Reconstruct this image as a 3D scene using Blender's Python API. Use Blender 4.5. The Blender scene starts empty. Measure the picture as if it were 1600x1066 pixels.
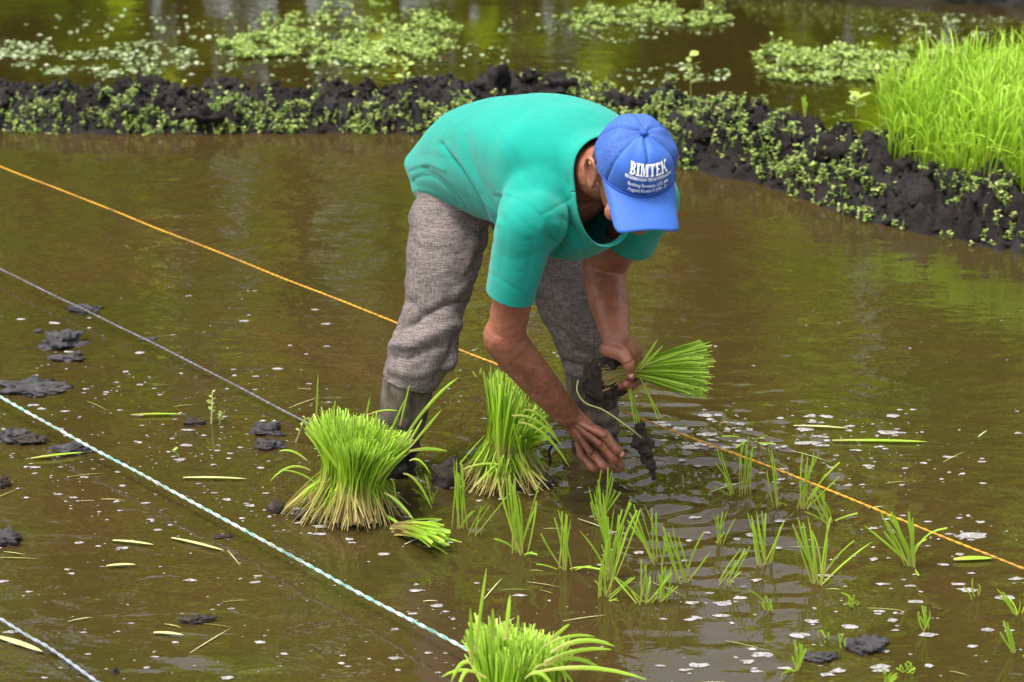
import bpy, bmesh, math
import numpy as np
from mathutils import Vector, Matrix

S = bpy.context.scene
COL = S.collection
RNG = np.random.default_rng(7)

# ------------------------------------------------------------------ camera
CAM_H = 1.95
PITCH = math.radians(20.0)
FPX = 3380.0                      # focal length in photo pixels (photo 1600 wide)
cam = bpy.data.cameras.new("camera")
cam.sensor_width = 36.0
cam.lens = 36.0 * FPX / 1600.0
cam.clip_start = 0.1
cam.clip_end = 800.0
cam.dof.use_dof = True
cam.dof.focus_distance = 4.62
cam.dof.aperture_fstop = 5.6
cam_o = bpy.data.objects.new("camera", cam)
cam_o.location = (0, 0, CAM_H)
cam_o.rotation_euler = (math.pi / 2 - PITCH, 0, 0)
COL.objects.link(cam_o)
S.camera = cam_o

# ------------------------------------------------------------------ light
SUN_DIR = Vector((-0.34, -0.16, 0.93)).normalized()      # towards the sun
world = bpy.data.worlds.new("World")
S.world = world
world.use_nodes = True
wn = world.node_tree
wn.nodes.clear()
sky = wn.nodes.new("ShaderNodeTexSky")
sky.sky_type = 'NISHITA'
sky.sun_disc = False
sky.sun_elevation = math.asin(SUN_DIR.z)
sky.sun_rotation = math.atan2(SUN_DIR.x, SUN_DIR.y)
sky.air_density = 1.0
sky.dust_density = 6.0
sky.ozone_density = 1.0
hs = wn.nodes.new("ShaderNodeHueSaturation")
hs.inputs["Saturation"].default_value = 0.35              # bright thin overcast
bgn = wn.nodes.new("ShaderNodeBackground")
bgn.inputs["Strength"].default_value = 0.145
wo = wn.nodes.new("ShaderNodeOutputWorld")
wn.links.new(sky.outputs[0], hs.inputs["Color"])
wn.links.new(hs.outputs[0], bgn.inputs["Color"])
wn.links.new(bgn.outputs[0], wo.inputs["Surface"])
sun = bpy.data.lights.new("sun", 'SUN')
sun.energy = 1.25
sun.angle = math.radians(12)
sun.color = (1.0, 0.96, 0.88)
sun_o = bpy.data.objects.new("sun", sun)
sun_o.rotation_euler = SUN_DIR.to_track_quat('Z', 'Y').to_euler()
sun_o.location = (-4, 0, 9)
COL.objects.link(sun_o)

S.view_settings.view_transform = 'Standard'
S.view_settings.look = 'None'
S.view_settings.exposure = 1.33
S.view_settings.gamma = 1.0
S.view_settings.use_curve_mapping = False
S.render.engine = 'CYCLES'
S.cycles.max_bounces = 8
S.cycles.use_denoising = True

# ------------------------------------------------------------------ pixel <-> world helpers
C0 = np.array([0, 0, CAM_H])
FW = np.array([0, math.cos(PITCH), -math.sin(PITCH)])
UP = np.array([0, math.sin(PITCH), math.cos(PITCH)])
RT = np.array([1.0, 0, 0])
def ray(x, y):
    return FW + RT * ((x - 800.0) / FPX) + UP * ((533.0 - y) / FPX)
def G(x, y, z=0.0):
    d = ray(x, y)
    return C0 + d * ((z - CAM_H) / d[2])
def W(x, y, Y):
    d = ray(x, y)
    return C0 + d * (Y / d[1])
def project(P):
    Q = np.asarray(P) - C0
    w = Q @ FW
    return np.stack([800 + FPX * (Q @ RT) / w, 533 - FPX * (Q @ UP) / w], -1)

# ------------------------------------------------------------------ noise
def _hash(i, j, k, seed):
    h = (i.astype(np.int64) * 374761393 + j.astype(np.int64) * 668265263 + k.astype(np.int64) * 2147483647 + seed * 974634777)
    h = (h ^ (h >> 13)) * 1274126177
    h = h & 0xFFFFFFFF
    h = (h ^ (h >> 16)) & 0xFFFFFF
    return h
_GR = RNG.normal(size=(4096, 3)); _GR /= np.linalg.norm(_GR, axis=1)[:, None]
def pnoise(p, seed=0):
    p = np.asarray(p, float)
    f = np.floor(p); r = p - f
    u = r * r * r * (r * (r * 6 - 15) + 10)
    f = f.astype(np.int64)
    out = 0
    for dx in (0, 1):
        for dy in (0, 1):
            for dz in (0, 1):
                g = _GR[_hash(f[:, 0] + dx, f[:, 1] + dy, f[:, 2] + dz, seed) % 4096]
                d = r - np.array([dx, dy, dz])
                w = (u[:, 0] if dx else 1 - u[:, 0]) * (u[:, 1] if dy else 1 - u[:, 1]) * (u[:, 2] if dz else 1 - u[:, 2])
                out = out + w * (g * d).sum(1)
    return out * 1.4
def fbm(p, oct=4, seed=0, gain=0.5, lac=2.03):
    a, s, o = 1.0, 0.0, 1.0
    for i in range(oct):
        s = s + a * pnoise(np.asarray(p) * o, seed + i)
        a *= gain; o *= lac
    return s
def worley(p, seed=0):
    p = np.asarray(p, float); f = np.floor(p).astype(np.int64)
    best = np.full(len(p), 9.0)
    for dx in (-1, 0, 1):
        for dy in (-1, 0, 1):
            for dz in (-1, 0, 1):
                c = f + np.array([dx, dy, dz])
                pt = np.stack([(_hash(c[:, 0], c[:, 1], c[:, 2], seed + 11 * q) % 4096) / 4096.0 for q in range(3)], 1)
                d = np.linalg.norm(c + pt - p, axis=1)
                best = np.minimum(best, d)
    return best

# ------------------------------------------------------------------ mesh helpers
def mk_mesh(name, V, F, smooth=True, attrs=None):
    """V (n,3); F: (m,4)/(m,3) array, or list of such arrays."""
    if isinstance(F, np.ndarray): F = [F]
    F = [np.asarray(f, np.int32) for f in F if len(f)]
    me = bpy.data.meshes.new(name)
    V = np.asarray(V, np.float32)
    me.vertices.add(len(V)); me.vertices.foreach_set("co", V.ravel())
    nl = sum(f.size for f in F); npoly = sum(len(f) for f in F)
    me.loops.add(nl); me.polygons.add(npoly)
    me.loops.foreach_set("vertex_index", np.concatenate([f.ravel() for f in F]))
    st = []; o = 0
    for f in F:
        st.append(o + np.arange(len(f)) * f.shape[1]); o += f.size
    me.polygons.foreach_set("loop_start", np.concatenate(st).astype(np.int32))
    me.update(calc_edges=True)
    me.validate()
    me.polygons.foreach_set("use_smooth", np.full(len(me.polygons), smooth))
    if attrs:
        for k, v in attrs.items():
            a = me.attributes.new(k, 'FLOAT', 'POINT')
            a.data.foreach_set("value", np.asarray(v, np.float32))
    return me

def link(name, me, mat=None, parent=None, kind=None, label=None, cat=None, group=None, loc=None):
    o = bpy.data.objects.new(name, me)
    COL.objects.link(o)
    if mat is not None and me is not None and not me.materials:
        me.materials.append(mat)
    if loc is not None: o.location = loc
    if parent is not None:
        o.parent = parent
        if loc is None:
            o.matrix_parent_inverse = Matrix.Translation(parent.location).inverted()
    for k, v in (("kind", kind), ("label", label), ("category", cat), ("group", group)):
        if v: o[k] = v
    return o

def thing(name, loc, label, cat, group=None):
    return link(name, None, loc=Vector(loc), label=label, cat=cat, group=group)

class MB:
    def __init__(s): s.v = []; s.f = {3: [], 4: []}; s.n = 0
    def add(s, V, F):
        V = np.asarray(V, float); s.v.append(V)
        for f in (F if isinstance(F, list) else [F]):
            f = np.asarray(f, np.int64)
            if len(f): s.f[f.shape[1]].append(f + s.n)
        s.n += len(V); return s
    def mesh(s, name, smooth=True):
        return mk_mesh(name, np.concatenate(s.v), [np.concatenate(x) for x in s.f.values() if x], smooth)

def catmull(P, n):
    P = np.asarray(P, float)
    K = len(P)
    if K < 3:
        t = np.linspace(0, 1, n)[:, None]; return P[0] + (P[-1] - P[0]) * t
    Q = np.vstack([2 * P[0] - P[1], P, 2 * P[-1] - P[-2]])
    t = np.linspace(0, K - 1 - 1e-9, n); i = t.astype(int); u = (t - i)[:, None]
    a, b, c, d = Q[i], Q[i + 1], Q[i + 2], Q[i + 3]
    return 0.5 * ((2 * b) + (-a + c) * u + (2 * a - 5 * b + 4 * c - d) * u ** 2 + (-a + 3 * b - 3 * c + d) * u ** 3)

def norm(v):
    v = np.asarray(v, float); return v / (np.linalg.norm(v, axis=-1, keepdims=True) + 1e-12)

def ring_mesh(C, A, B, seg=24, round_caps=False, power=2.0, bneg=None):
    """Loft of rings C + A cos + B sin."""
    C, A, B = map(lambda q: np.asarray(q, float), (C, A, B))
    th = np.arange(seg) * 2 * math.pi / seg
    c, s = np.cos(th), np.sin(th)
    e = 2.0 / power
    c = np.sign(c) * np.abs(c) ** e; s = np.sign(s) * np.abs(s) ** e
    Bn = B if bneg is None else np.asarray(bneg, float)
    BB = np.where((s >= 0)[None, :, None], B[:, None, :], Bn[:, None, :])
    R = C[:, None, :] + A[:, None, :] * c[None, :, None] + BB * s[None, :, None]
    n = len(C)
    V = R.reshape(-1, 3)
    i = np.arange(n - 1)[:, None] * seg; j = np.arange(seg)[None, :]; k = (j + 1) % seg
    Q = np.stack([i + j, i + k, i + seg + k, i + seg + j], -1).reshape(-1, 4)
    V = np.vstack([V, C[0], C[-1]])
    a, b = n * seg, n * seg + 1
    j = np.arange(seg); k = (j + 1) % seg
    T = np.vstack([np.stack([np.full(seg, a), k, j], 1), np.stack([np.full(seg, b), (n - 1) * seg + j, (n - 1) * seg + k], 1)])
    return V, [Q, T]

def tube(P, R, n=None, seg=18, ref=None, caps=True, power=2.0):
    """P control points, R radii (K,) or (K,2) (first along ref)."""
    P = np.asarray(P, float); R = np.asarray(R, float)
    if R.ndim == 1: R = np.stack([R, R], 1)
    n = n or max(8, 6 * len(P))
    C = catmull(P, n)
    rr = np.stack([np.interp(np.linspace(0, 1, n), np.linspace(0, 1, len(R)), R[:, q]) for q in (0, 1)], 1)
    if len(R) > 2:
        rr = np.maximum(catmull(np.c_[R, R[:, :1]], n)[:, :2], 1e-4)
    if caps:
        t0 = norm(C[1] - C[0]); t1 = norm(C[-1] - C[-2])
        al = np.radians([85, 65, 45, 22])
        m0 = rr[0].mean(); m1 = rr[-1].mean()
        C = np.vstack([[C[0] - t0 * m0 * math.sin(q) for q in al], C, [C[-1] + t1 * m1 * math.sin(q) for q in al[::-1]]])
        rr = np.vstack([[rr[0] * math.cos(q) for q in al], rr, [rr[-1] * math.cos(q) for q in al[::-1]]])
    T = norm(np.gradient(C, axis=0))
    if ref is None:
        a = np.array([1.0, 0.2, 0.1]) if abs(T[0][0]) < 0.8 else np.array([0.1, 0.2, 1.0])
        A = []
        for t in T:
            a = norm(a - t * (a @ t)); A.append(a)
        A = np.array(A)
    else:
        ref = np.asarray(ref, float)
        if ref.ndim == 1: ref = np.repeat(ref[None], len(C), 0)
        A = norm(ref - T * (ref * T).sum(1)[:, None])
    B = np.cross(T, A)
    return ring_mesh(C, A * rr[:, :1], B * rr[:, 1:], seg, power=power)

def ellipsoid(c, ax, r, seg=24):
    ax = norm(np.asarray(ax, float)); r = np.asarray(r, float)
    la = np.radians(np.linspace(-89, 89, seg // 2 + 4))
    C = np.asarray(c)[None] + ax[2][None] * (r[2] * np.sin(la))[:, None]
    return ring_mesh(C, ax[0][None] * (r[0] * np.cos(la))[:, None], ax[1][None] * (r[1] * np.cos(la))[:, None], seg)

def remesh(mb, voxel, smooth_it=6, smooth_f=0.5):
    me = mb.mesh("tmp")
    o = bpy.data.objects.new("tmp", me); COL.objects.link(o)
    m = o.modifiers.new("r", 'REMESH'); m.mode = 'VOXEL'; m.voxel_size = voxel; m.adaptivity = 0
    if smooth_it:
        sm = o.modifiers.new("s", 'SMOOTH'); sm.iterations = smooth_it; sm.factor = smooth_f
    dg = bpy.context.evaluated_depsgraph_get()
    out = bpy.data.meshes.new_from_object(o.evaluated_get(dg))
    bpy.data.objects.remove(o); bpy.data.meshes.remove(me)
    out.polygons.foreach_set("use_smooth", np.full(len(out.polygons), True))
    return out

def get_co(me):
    a = np.empty(len(me.vertices) * 3, np.float32); me.vertices.foreach_get("co", a); return a.reshape(-1, 3).astype(float)
def get_no(me):
    a = np.empty(len(me.vertices) * 3, np.float32); me.vertices.foreach_get("normal", a); return a.reshape(-1, 3).astype(float)
def set_co(me, V):
    me.vertices.foreach_set("co", np.asarray(V, np.float32).ravel()); me.update()

def cut(bm, co, no, center=None, rad=None, lat=None):
    """Remove everything beyond the plane (on the side of no), only near center."""
    co, no = Vector(co), Vector(no)
    cen = Vector(center if center is not None else co)
    ok = lambda c: (rad is None or (c - cen).length < rad) and (lat is None or abs((c - co).dot(Vector(L_))) < lat)
    fs = [f for f in bm.faces if ok(f.calc_center_median())]
    es = {e for f in fs for e in f.edges}; vs = {v for f in fs for v in f.verts}
    bmesh.ops.bisect_plane(bm, geom=list(vs) + list(es) + fs, plane_co=co, plane_no=no, dist=1e-6)
    bm.verts.ensure_lookup_table()
    dl = [v for v in bm.verts if (v.co - co).dot(no) > 1e-5 and ok(v.co)]
    bmesh.ops.delete(bm, geom=dl, context='VERTS')

# ------------------------------------------------------------------ materials
class NT:
    def __init__(s, name):
        s.m = bpy.data.materials.new(name); s.m.use_nodes = True
        s.t = s.m.node_tree; s.t.nodes.clear()
        s.out = s.n("ShaderNodeOutputMaterial")
    def n(s, typ, **kw):
        q = s.t.nodes.new(typ)
        for k, v in kw.items():
            if k.startswith("i_"):
                key = k[2:].replace("_", " ")
                q.inputs[key].default_value = v
            else: setattr(q, k, v)
        return q
    def l(s, a, b): s.t.links.new(a, b)
    def noise(s, scale, detail=4, rough=0.55, vec=None, dist=0.0):
        q = s.n("ShaderNodeTexNoise"); q.inputs["Scale"].default_value = scale
        q.inputs["Detail"].default_value = detail; q.inputs["Roughness"].default_value = rough; q.inputs["Distortion"].default_value = dist
        if vec is not None: s.l(vec, q.inputs["Vector"])
        return q.outputs["Fac"]
    def obj(s, scale=(1, 1, 1)):
        tc = s.n("ShaderNodeNewGeometry"); mp = s.n("ShaderNodeMapping"); mp.inputs["Scale"].default_value = scale
        s.l(tc.outputs["Position"], mp.inputs["Vector"]); return mp.outputs[0]
    def ramp(s, fac, stops, interp='LINEAR'):
        q = s.n("ShaderNodeValToRGB"); q.color_ramp.interpolation = interp
        e = q.color_ramp.elements
        while len(e) < len(stops): e.new(0.5)
        for x, (p, c) in zip(e, stops):
            x.position = p; x.color = (c[0], c[1], c[2], 1) if not isinstance(c, (int, float)) else (c, c, c, 1)
        s.l(fac, q.inputs[0]); return q.outputs[0]
    def mix(s, fac, a, b, blend='MIX'):
        q = s.n("ShaderNodeMix", data_type='RGBA', blend_type=blend)
        if isinstance(fac, (int, float)): q.inputs[0].default_value = fac
        else: s.l(fac, q.inputs[0])
        for i, c in ((6, a), (7, b)):
            if isinstance(c, (tuple, list)): q.inputs[i].default_value = (*c[:3], 1)
            else: s.l(c, q.inputs[i])
        return q.outputs[2]
    def math(s, op, a, b=None):
        q = s.n("ShaderNodeMath", operation=op)
        for i, c in ((0, a), (1, b)):
            if c is None: continue
            if isinstance(c, (int, float)): q.inputs[i].default_value = c
            else: s.l(c, q.inputs[i])
        return q.outputs[0]
    def attr(s, name):
        q = s.n("ShaderNodeAttribute"); q.attribute_name = name; return q.outputs["Fac"]
    def bsdf(s, col, rough=0.6, spec=0.5, bump=None, bstr=1.0, bdist=1.0, **kw):
        b = s.n("ShaderNodeBsdfPrincipled")
        if isinstance(col, (tuple, list)): b.inputs["Base Color"].default_value = (*col[:3], 1)
        else: s.l(col, b.inputs["Base Color"])
        if isinstance(rough, (int, float)): b.inputs["Roughness"].default_value = rough
        else: s.l(rough, b.inputs["Roughness"])
        b.inputs["Specular IOR Level"].default_value = spec
        for k, v in kw.items(): b.inputs[k.replace("_", " ")].default_value = v
        if bump is not None:
            q = s.n("ShaderNodeBump"); q.inputs["Strength"].default_value = bstr; q.inputs["Distance"].default_value = bdist
            s.l(bump, q.inputs["Height"]); s.l(q.outputs[0], b.inputs["Normal"])
        return b
    def fin(s, sh):
        s.l(sh.outputs[0] if hasattr(sh, "outputs") else sh, s.out.inputs["Surface"]); return s.m

def leaf_mat(name, stops, rough=0.45, trans=0.35, var=0.5, use_along=True):
    t = NT(name)
    if use_along:
        col = t.ramp(t.attr("along"), stops)
    else:
        gi = t.n("ShaderNodeNewGeometry")
        col = t.ramp(gi.outputs["Random Per Island"], stops)
    gi = t.n("ShaderNodeNewGeometry")
    v = t.ramp(gi.outputs["Random Per Island"], [(0, 1 - var), (0.5, 1.0), (1, 1 + 0.45 * var)])
    col = t.mix(1.0, col, v, 'MULTIPLY')
    b = t.bsdf(col, rough, 0.35)
    tr = t.n("ShaderNodeBsdfTranslucent"); t.l(col, tr.inputs[0])
    mx = t.n("ShaderNodeMixShader"); mx.inputs[0].default_value = trans
    t.l(b.outputs[0], mx.inputs[1]); t.l(tr.outputs[0], mx.inputs[2])
    return t.fin(mx)

M = {}
M['rice'] = leaf_mat('rice_leaf', [(0.0, (0.46, 0.42, 0.14)), (0.22, (0.42, 0.50, 0.08)), (0.5, (0.32, 0.52, 0.035)), (1.0, (0.40, 0.60, 0.06))], 0.42, 0.4, 0.45)
M['rice_cut'] = leaf_mat('rice_bunch_leaf', [(0.0, (0.42, 0.33, 0.13)), (0.30, (0.46, 0.42, 0.11)), (0.52, (0.32, 0.49, 0.03)), (0.8, (0.33, 0.56, 0.03)), (1.0, (0.46, 0.66, 0.09))], 0.42, 0.4, 0.5)
M['nursery'] = leaf_mat('nursery_leaf', [(0.0, (0.38, 0.44, 0.06)), (0.3, (0.34, 0.54, 0.03)), (1.0, (0.44, 0.66, 0.07))], 0.45, 0.42, 0.45)
M['weed'] = leaf_mat('weed_leaf', [(0.0, (0.10, 0.20, 0.03)), (0.35, (0.22, 0.33, 0.06)), (0.75, (0.32, 0.40, 0.10)), (1.0, (0.45, 0.44, 0.17))], 0.5, 0.25, 0.35, False)
M['pondweed'] = leaf_mat('pond_weed_leaf', [(0.0, (0.16, 0.26, 0.04)), (0.5, (0.30, 0.42, 0.08)), (1.0, (0.42, 0.48, 0.17))], 0.35, 0.2, 0.3, False)
M['floatweed'] = leaf_mat('floating_leaf', [(0.0, (0.12, 0.19, 0.05)), (0.5, (0.20, 0.26, 0.10)), (1.0, (0.30, 0.33, 0.20))], 0.3, 0.1, 0.3, False)
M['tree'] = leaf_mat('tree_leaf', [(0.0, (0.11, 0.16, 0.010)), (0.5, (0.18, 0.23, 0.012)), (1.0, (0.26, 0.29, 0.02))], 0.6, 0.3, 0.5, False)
_t = M['tree'].node_tree
_pb = [q for q in _t.nodes if q.type == 'BSDF_PRINCIPLED'][0]; _src = _pb.inputs["Base Color"].links[0].from_socket
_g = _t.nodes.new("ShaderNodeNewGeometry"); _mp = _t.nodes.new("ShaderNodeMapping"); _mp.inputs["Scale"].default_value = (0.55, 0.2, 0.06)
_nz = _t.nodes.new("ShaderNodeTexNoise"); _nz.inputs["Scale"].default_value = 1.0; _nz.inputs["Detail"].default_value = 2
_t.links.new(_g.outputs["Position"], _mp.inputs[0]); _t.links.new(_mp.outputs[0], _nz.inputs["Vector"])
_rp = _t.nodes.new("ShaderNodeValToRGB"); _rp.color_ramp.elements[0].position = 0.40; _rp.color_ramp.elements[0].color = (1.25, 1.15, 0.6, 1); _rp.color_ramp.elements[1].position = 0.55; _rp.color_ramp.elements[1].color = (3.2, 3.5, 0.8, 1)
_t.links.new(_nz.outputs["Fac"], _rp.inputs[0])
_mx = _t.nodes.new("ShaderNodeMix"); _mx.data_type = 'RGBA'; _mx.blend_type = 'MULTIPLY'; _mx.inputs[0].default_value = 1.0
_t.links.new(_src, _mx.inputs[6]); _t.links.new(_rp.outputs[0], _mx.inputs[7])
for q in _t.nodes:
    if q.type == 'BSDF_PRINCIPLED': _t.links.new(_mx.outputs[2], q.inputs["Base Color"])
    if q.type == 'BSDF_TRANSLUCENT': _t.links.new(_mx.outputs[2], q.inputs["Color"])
M['straw'] = leaf_mat('straw', [(0.0, (0.36, 0.40, 0.10)), (0.5, (0.45, 0.46, 0.18)), (1.0, (0.5, 0.5, 0.3))], 0.5, 0.2, 0.4, False)

def mud_mat(name, dark, mid, rough_lo=0.3, rough_hi=0.85, sc=1.0, spec=0.4):
    t = NT(name)
    v = t.obj((1, 1, 1))
    n1 = t.noise(18 * sc, 8, 0.65, v); n2 = t.noise(5 * sc, 3, 0.5, v); n3 = t.noise(160 * sc, 4, 0.7, v)
    col = t.ramp(n1, [(0.3, dark), (0.7, mid)])
    col = t.mix(0.5, col, t.ramp(n3, [(0.25, 0.45), (0.75, 1.5)]), 'MULTIPLY')
    rg = t.ramp(n2, [(0.35, rough_lo), (0.6, rough_hi)])
    h = t.math('ADD', t.math('MULTIPLY', n1, 0.018), t.math('MULTIPLY', n3, 0.004))
    return t.fin(t.bsdf(col, rg, spec, h, 1.0, 1.0))
M['mud'] = mud_mat('black_mud', (0.004, 0.0033, 0.003), (0.020, 0.0155, 0.0135), 0.40, 0.95, 1.0, 0.22)
M['clod'] = mud_mat('grey_mud', (0.018, 0.016, 0.017), (0.11, 0.10, 0.105), 0.12, 0.5, 3.0)
M['root'] = mud_mat('root_mud', (0.010, 0.007, 0.005), (0.075, 0.053, 0.038), 0.4, 0.85, 3.0)

def water_mat(name, a, b, ripple):
    t = NT(name)
    v = t.obj((1, 1, 1))
    n = t.noise(1.3, 4, 0.6, v); n2 = t.noise(7, 4, 0.6, v)
    col = t.ramp(t.math('ADD', t.math('MULTIPLY', n, 0.7), t.math('MULTIPLY', n2, 0.3)), [(0.35, a), (0.65, b)])
    w1 = t.noise(9, 2, 0.5, t.obj((0.38, 1.0, 1)), 0.3)
    w2 = t.noise(30, 2, 0.5, t.obj((0.6, 1.0, 1)), 0.4)
    w3 = t.noise(85, 1, 0.5, t.obj((0.6, 1.0, 1)))
    msk = t.ramp(t.noise(0.9, 2, 0.5, v), [(0.35, 0.35), (0.65, 1.0)])
    h = t.math('ADD', t.math('MULTIPLY', w1, 0.0027 * ripple), t.math('ADD', t.math('MULTIPLY', w2, 0.0013 * ripple), t.math('MULTIPLY', w3, 0.00022 * ripple)))
    h = t.math('MULTIPLY', h, msk)
    bs = t.bsdf(col, 0.03, 0.5, h, 1.0, 1.0, IOR=1.6)
    return t.fin(bs)
M['water'] = water_mat('muddy_water', (0.033, 0.0275, 0.0062), (0.044, 0.0250, 0.0095), 1.0)
M['pond'] = water_mat('pond_water', (0.019, 0.0155, 0.003), (0.026, 0.016, 0.005), 0.35)

t = NT('ground_soil')
M['ground'] = t.fin(t.bsdf(t.ramp(t.noise(0.6, 6, 0.6, t.obj()), [(0.35, (0.05, 0.07, 0.02)), (0.65, (0.09, 0.10, 0.035))]), 0.9, 0.2))
t = NT('bark')
M['bark'] = t.fin(t.bsdf(t.ramp(t.noise(6, 4, 0.6, t.obj((1, 1, 0.2))), [(0.3, (0.05, 0.038, 0.025)), (0.7, (0.14, 0.11, 0.08))]), 0.9, 0.2))
# shirt
t = NT('teal_cotton')
v = t.obj()
col = t.ramp(t.noise(5, 4, 0.6, v), [(0.3, (0.0015, 0.228, 0.176)), (0.7, (0.003, 0.268, 0.208))])
M['shirt'] = t.fin(t.bsdf(col, 0.85, 0.2, t.math('MULTIPLY', t.noise(900, 2, 0.6, v), 0.0005), 1.0, 1.0, Sheen_Weight=0.15))
# trousers : woven heather
t = NT('grey_weave')
wx = t.noise(400, 2, 0.6, t.obj((1.0, 1.0, 0.12))); wz = t.noise(430, 2, 0.6, t.obj((0.12, 0.12, 1.0)))
wf = t.math('ADD', t.math('MULTIPLY', wx, 0.5), t.math('MULTIPLY', wz, 0.5))
col = t.ramp(wf, [(0.34, (0.060, 0.047, 0.043)), (0.50, (0.150, 0.124, 0.116)), (0.66, (0.25, 0.212, 0.20))])
col = t.mix(1.0, col, t.ramp(t.noise(4, 4, 0.6, t.obj()), [(0.3, 0.75), (0.7, 1.1)]), 'MULTIPLY')
M['trousers'] = t.fin(t.bsdf(col, 0.9, 0.15, t.math('MULTIPLY', wf, 0.0012), 1.0, 1.0))
# boots : grey-brown dried mud above, wet black below
t = NT('muddy_rubber')
gz = t.n("ShaderNodeSeparateXYZ"); t.l(t.obj(), gz.inputs[0])
n = t.noise(14, 5, 0.65, t.obj((1, 1, 0.5)))
ed = t.math('ADD', gz.outputs["Z"], t.math('MULTIPLY', t.math('SUBTRACT', n, 0.5), 0.10))
fac = t.ramp(ed, [(0.055, 0.0), (0.085, 1.0)])
dry = t.ramp(t.noise(30, 6, 0.7, t.obj((1, 1, 0.35))), [(0.38, (0.030, 0.024, 0.018)), (0.62, (0.135, 0.108, 0.078))])
col = t.mix(fac, (0.018, 0.016, 0.016), dry)
M['boot'] = t.fin(t.bsdf(col, t.ramp(fac, [(0, 0.25), (1, 0.65)]), 0.5, t.math('MULTIPLY', n, 0.004), 1.0, 1.0))
# skin
t = NT('skin')
v = t.obj()
n1 = t.noise(22, 5, 0.6, v); n2 = t.noise(140, 3, 0.6, v)
col = t.ramp(n1, [(0.3, (0.195, 0.068, 0.036)), (0.7, (0.315, 0.116, 0.066))])
col = t.mix(0.35, col, t.ramp(n2, [(0.3, 0.7), (0.7, 1.2)]), 'MULTIPLY')
sz_ = t.n("ShaderNodeSeparateXYZ"); t.l(v, sz_.inputs[0])
md_ = t.math('ADD', t.noise(38, 6, 0.72, v), t.math('MULTIPLY', sz_.outputs["Z"], -0.45))
col = t.mix(t.ramp(md_, [(0.42, 0.0), (0.56, 0.75)]), col, (0.085, 0.045, 0.03))
M['skin'] = t.fin(t.bsdf(col, 0.40, 0.5, t.math('ADD', t.math('MULTIPLY', n2, 0.0012), t.math('MULTIPLY', t.noise(420, 2, 0.6, v), 0.0005)), 1.0, 1.0, Subsurface_Weight=0.08, Subsurface_Scale=0.01))
t = NT('nail'); M['nail'] = t.fin(t.bsdf((0.42, 0.24, 0.18), 0.35, 0.5))
t = NT('hair'); M['hair'] = t.fin(t.bsdf((0.012, 0.010, 0.010), 0.5, 0.4, t.math('MULTIPLY', t.noise(300, 3, 0.6, t.obj((1, 1, 0.2))), 0.003)))
def cap_mat(name, meshy):
    t = NT(name)
    v = t.obj()
    n = t.noise(12, 4, 0.6, v)
    col = t.ramp(n, [(0.3, (0.018, 0.085, 0.35)), (0.7, (0.028, 0.110, 0.41))])
    if meshy:
        vo = t.n("ShaderNodeTexVoronoi"); vo.inputs["Scale"].default_value = 420; t.l(v, vo.inputs["Vector"])
        k = t.ramp(vo.outputs["Distance"], [(0.25, 0.0), (0.45, 1.0)])
        col = t.mix(k, (0.03, 0.055, 0.18), t.mix(0.2, col, (0.12, 0.18, 0.42)))
        return t.fin(t.bsdf(col, 0.7, 0.3, t.math('MULTIPLY', vo.outputs["Distance"], 0.0012)))
    return t.fin(t.bsdf(col, 0.6, 0.35, t.math('MULTIPLY', t.noise(500, 2, 0.6, v), 0.0006), Sheen_Weight=0.1))
M['cap'] = cap_mat('blue_cap_foam', False); M['capmesh'] = cap_mat('blue_cap_mesh', True)
t = NT('seam_blue'); M['seam'] = t.fin(t.bsdf((0.022, 0.075, 0.36), 0.7, 0.3))
t = NT('white_print'); M['white'] = t.fin(t.bsdf((0.78, 0.80, 0.82), 0.6, 0.3))
def rope_mat(name, stops):
    t = NT(name)
    n = t.noise(35, 3, 0.6, t.obj())
    wv = t.noise(320, 2, 0.6, t.obj())
    col = t.ramp(n, stops)
    col = t.mix(t.ramp(t.noise(9, 5, 0.7, t.obj()), [(0.45, 0.0), (0.68, 0.7)]), col, (0.10, 0.075, 0.05))
    return t.fin(t.bsdf(col, 0.6, 0.3, t.math('MULTIPLY', wv, 0.003)))
M['rope_y'] = rope_mat('orange_yellow_cord', [(0.3, (0.52, 0.25, 0.015)), (0.7, (0.62, 0.33, 0.03))])
M['rope_g'] = rope_mat('grey_cord', [(0.3, (0.07, 0.07, 0.085)), (0.7, (0.19, 0.19, 0.23))])
M['rope_t'] = rope_mat('white_green_cord', [(0.38, (0.14, 0.34, 0.28)), (0.5, (0.32, 0.44, 0.40)), (0.62, (0.52, 0.58, 0.58))])
M['rope_b'] = rope_mat('blue_grey_cord', [(0.3, (0.13, 0.16, 0.21)), (0.7, (0.32, 0.36, 0.40))])
t = NT('foam')
fb_ = t.bsdf(t.ramp(t.noise(60, 4, 0.6, t.obj()), [(0.3, (0.28, 0.26, 0.25)), (0.7, (0.50, 0.48, 0.48))]), 0.4, 0.4, t.math('MULTIPLY', t.noise(400, 3, 0.7, t.obj()), 0.003))
ft_ = t.n("ShaderNodeBsdfTransparent"); fm_ = t.n("ShaderNodeMixShader")
t.l(t.ramp(t.noise(140, 3, 0.6, t.obj()), [(0.35, 0.6), (0.6, 0.05)]), fm_.inputs[0]); t.l(fb_.outputs[0], fm_.inputs[1]); t.l(ft_.outputs[0], fm_.inputs[2])
M['foam'] = t.fin(fm_)

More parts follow.
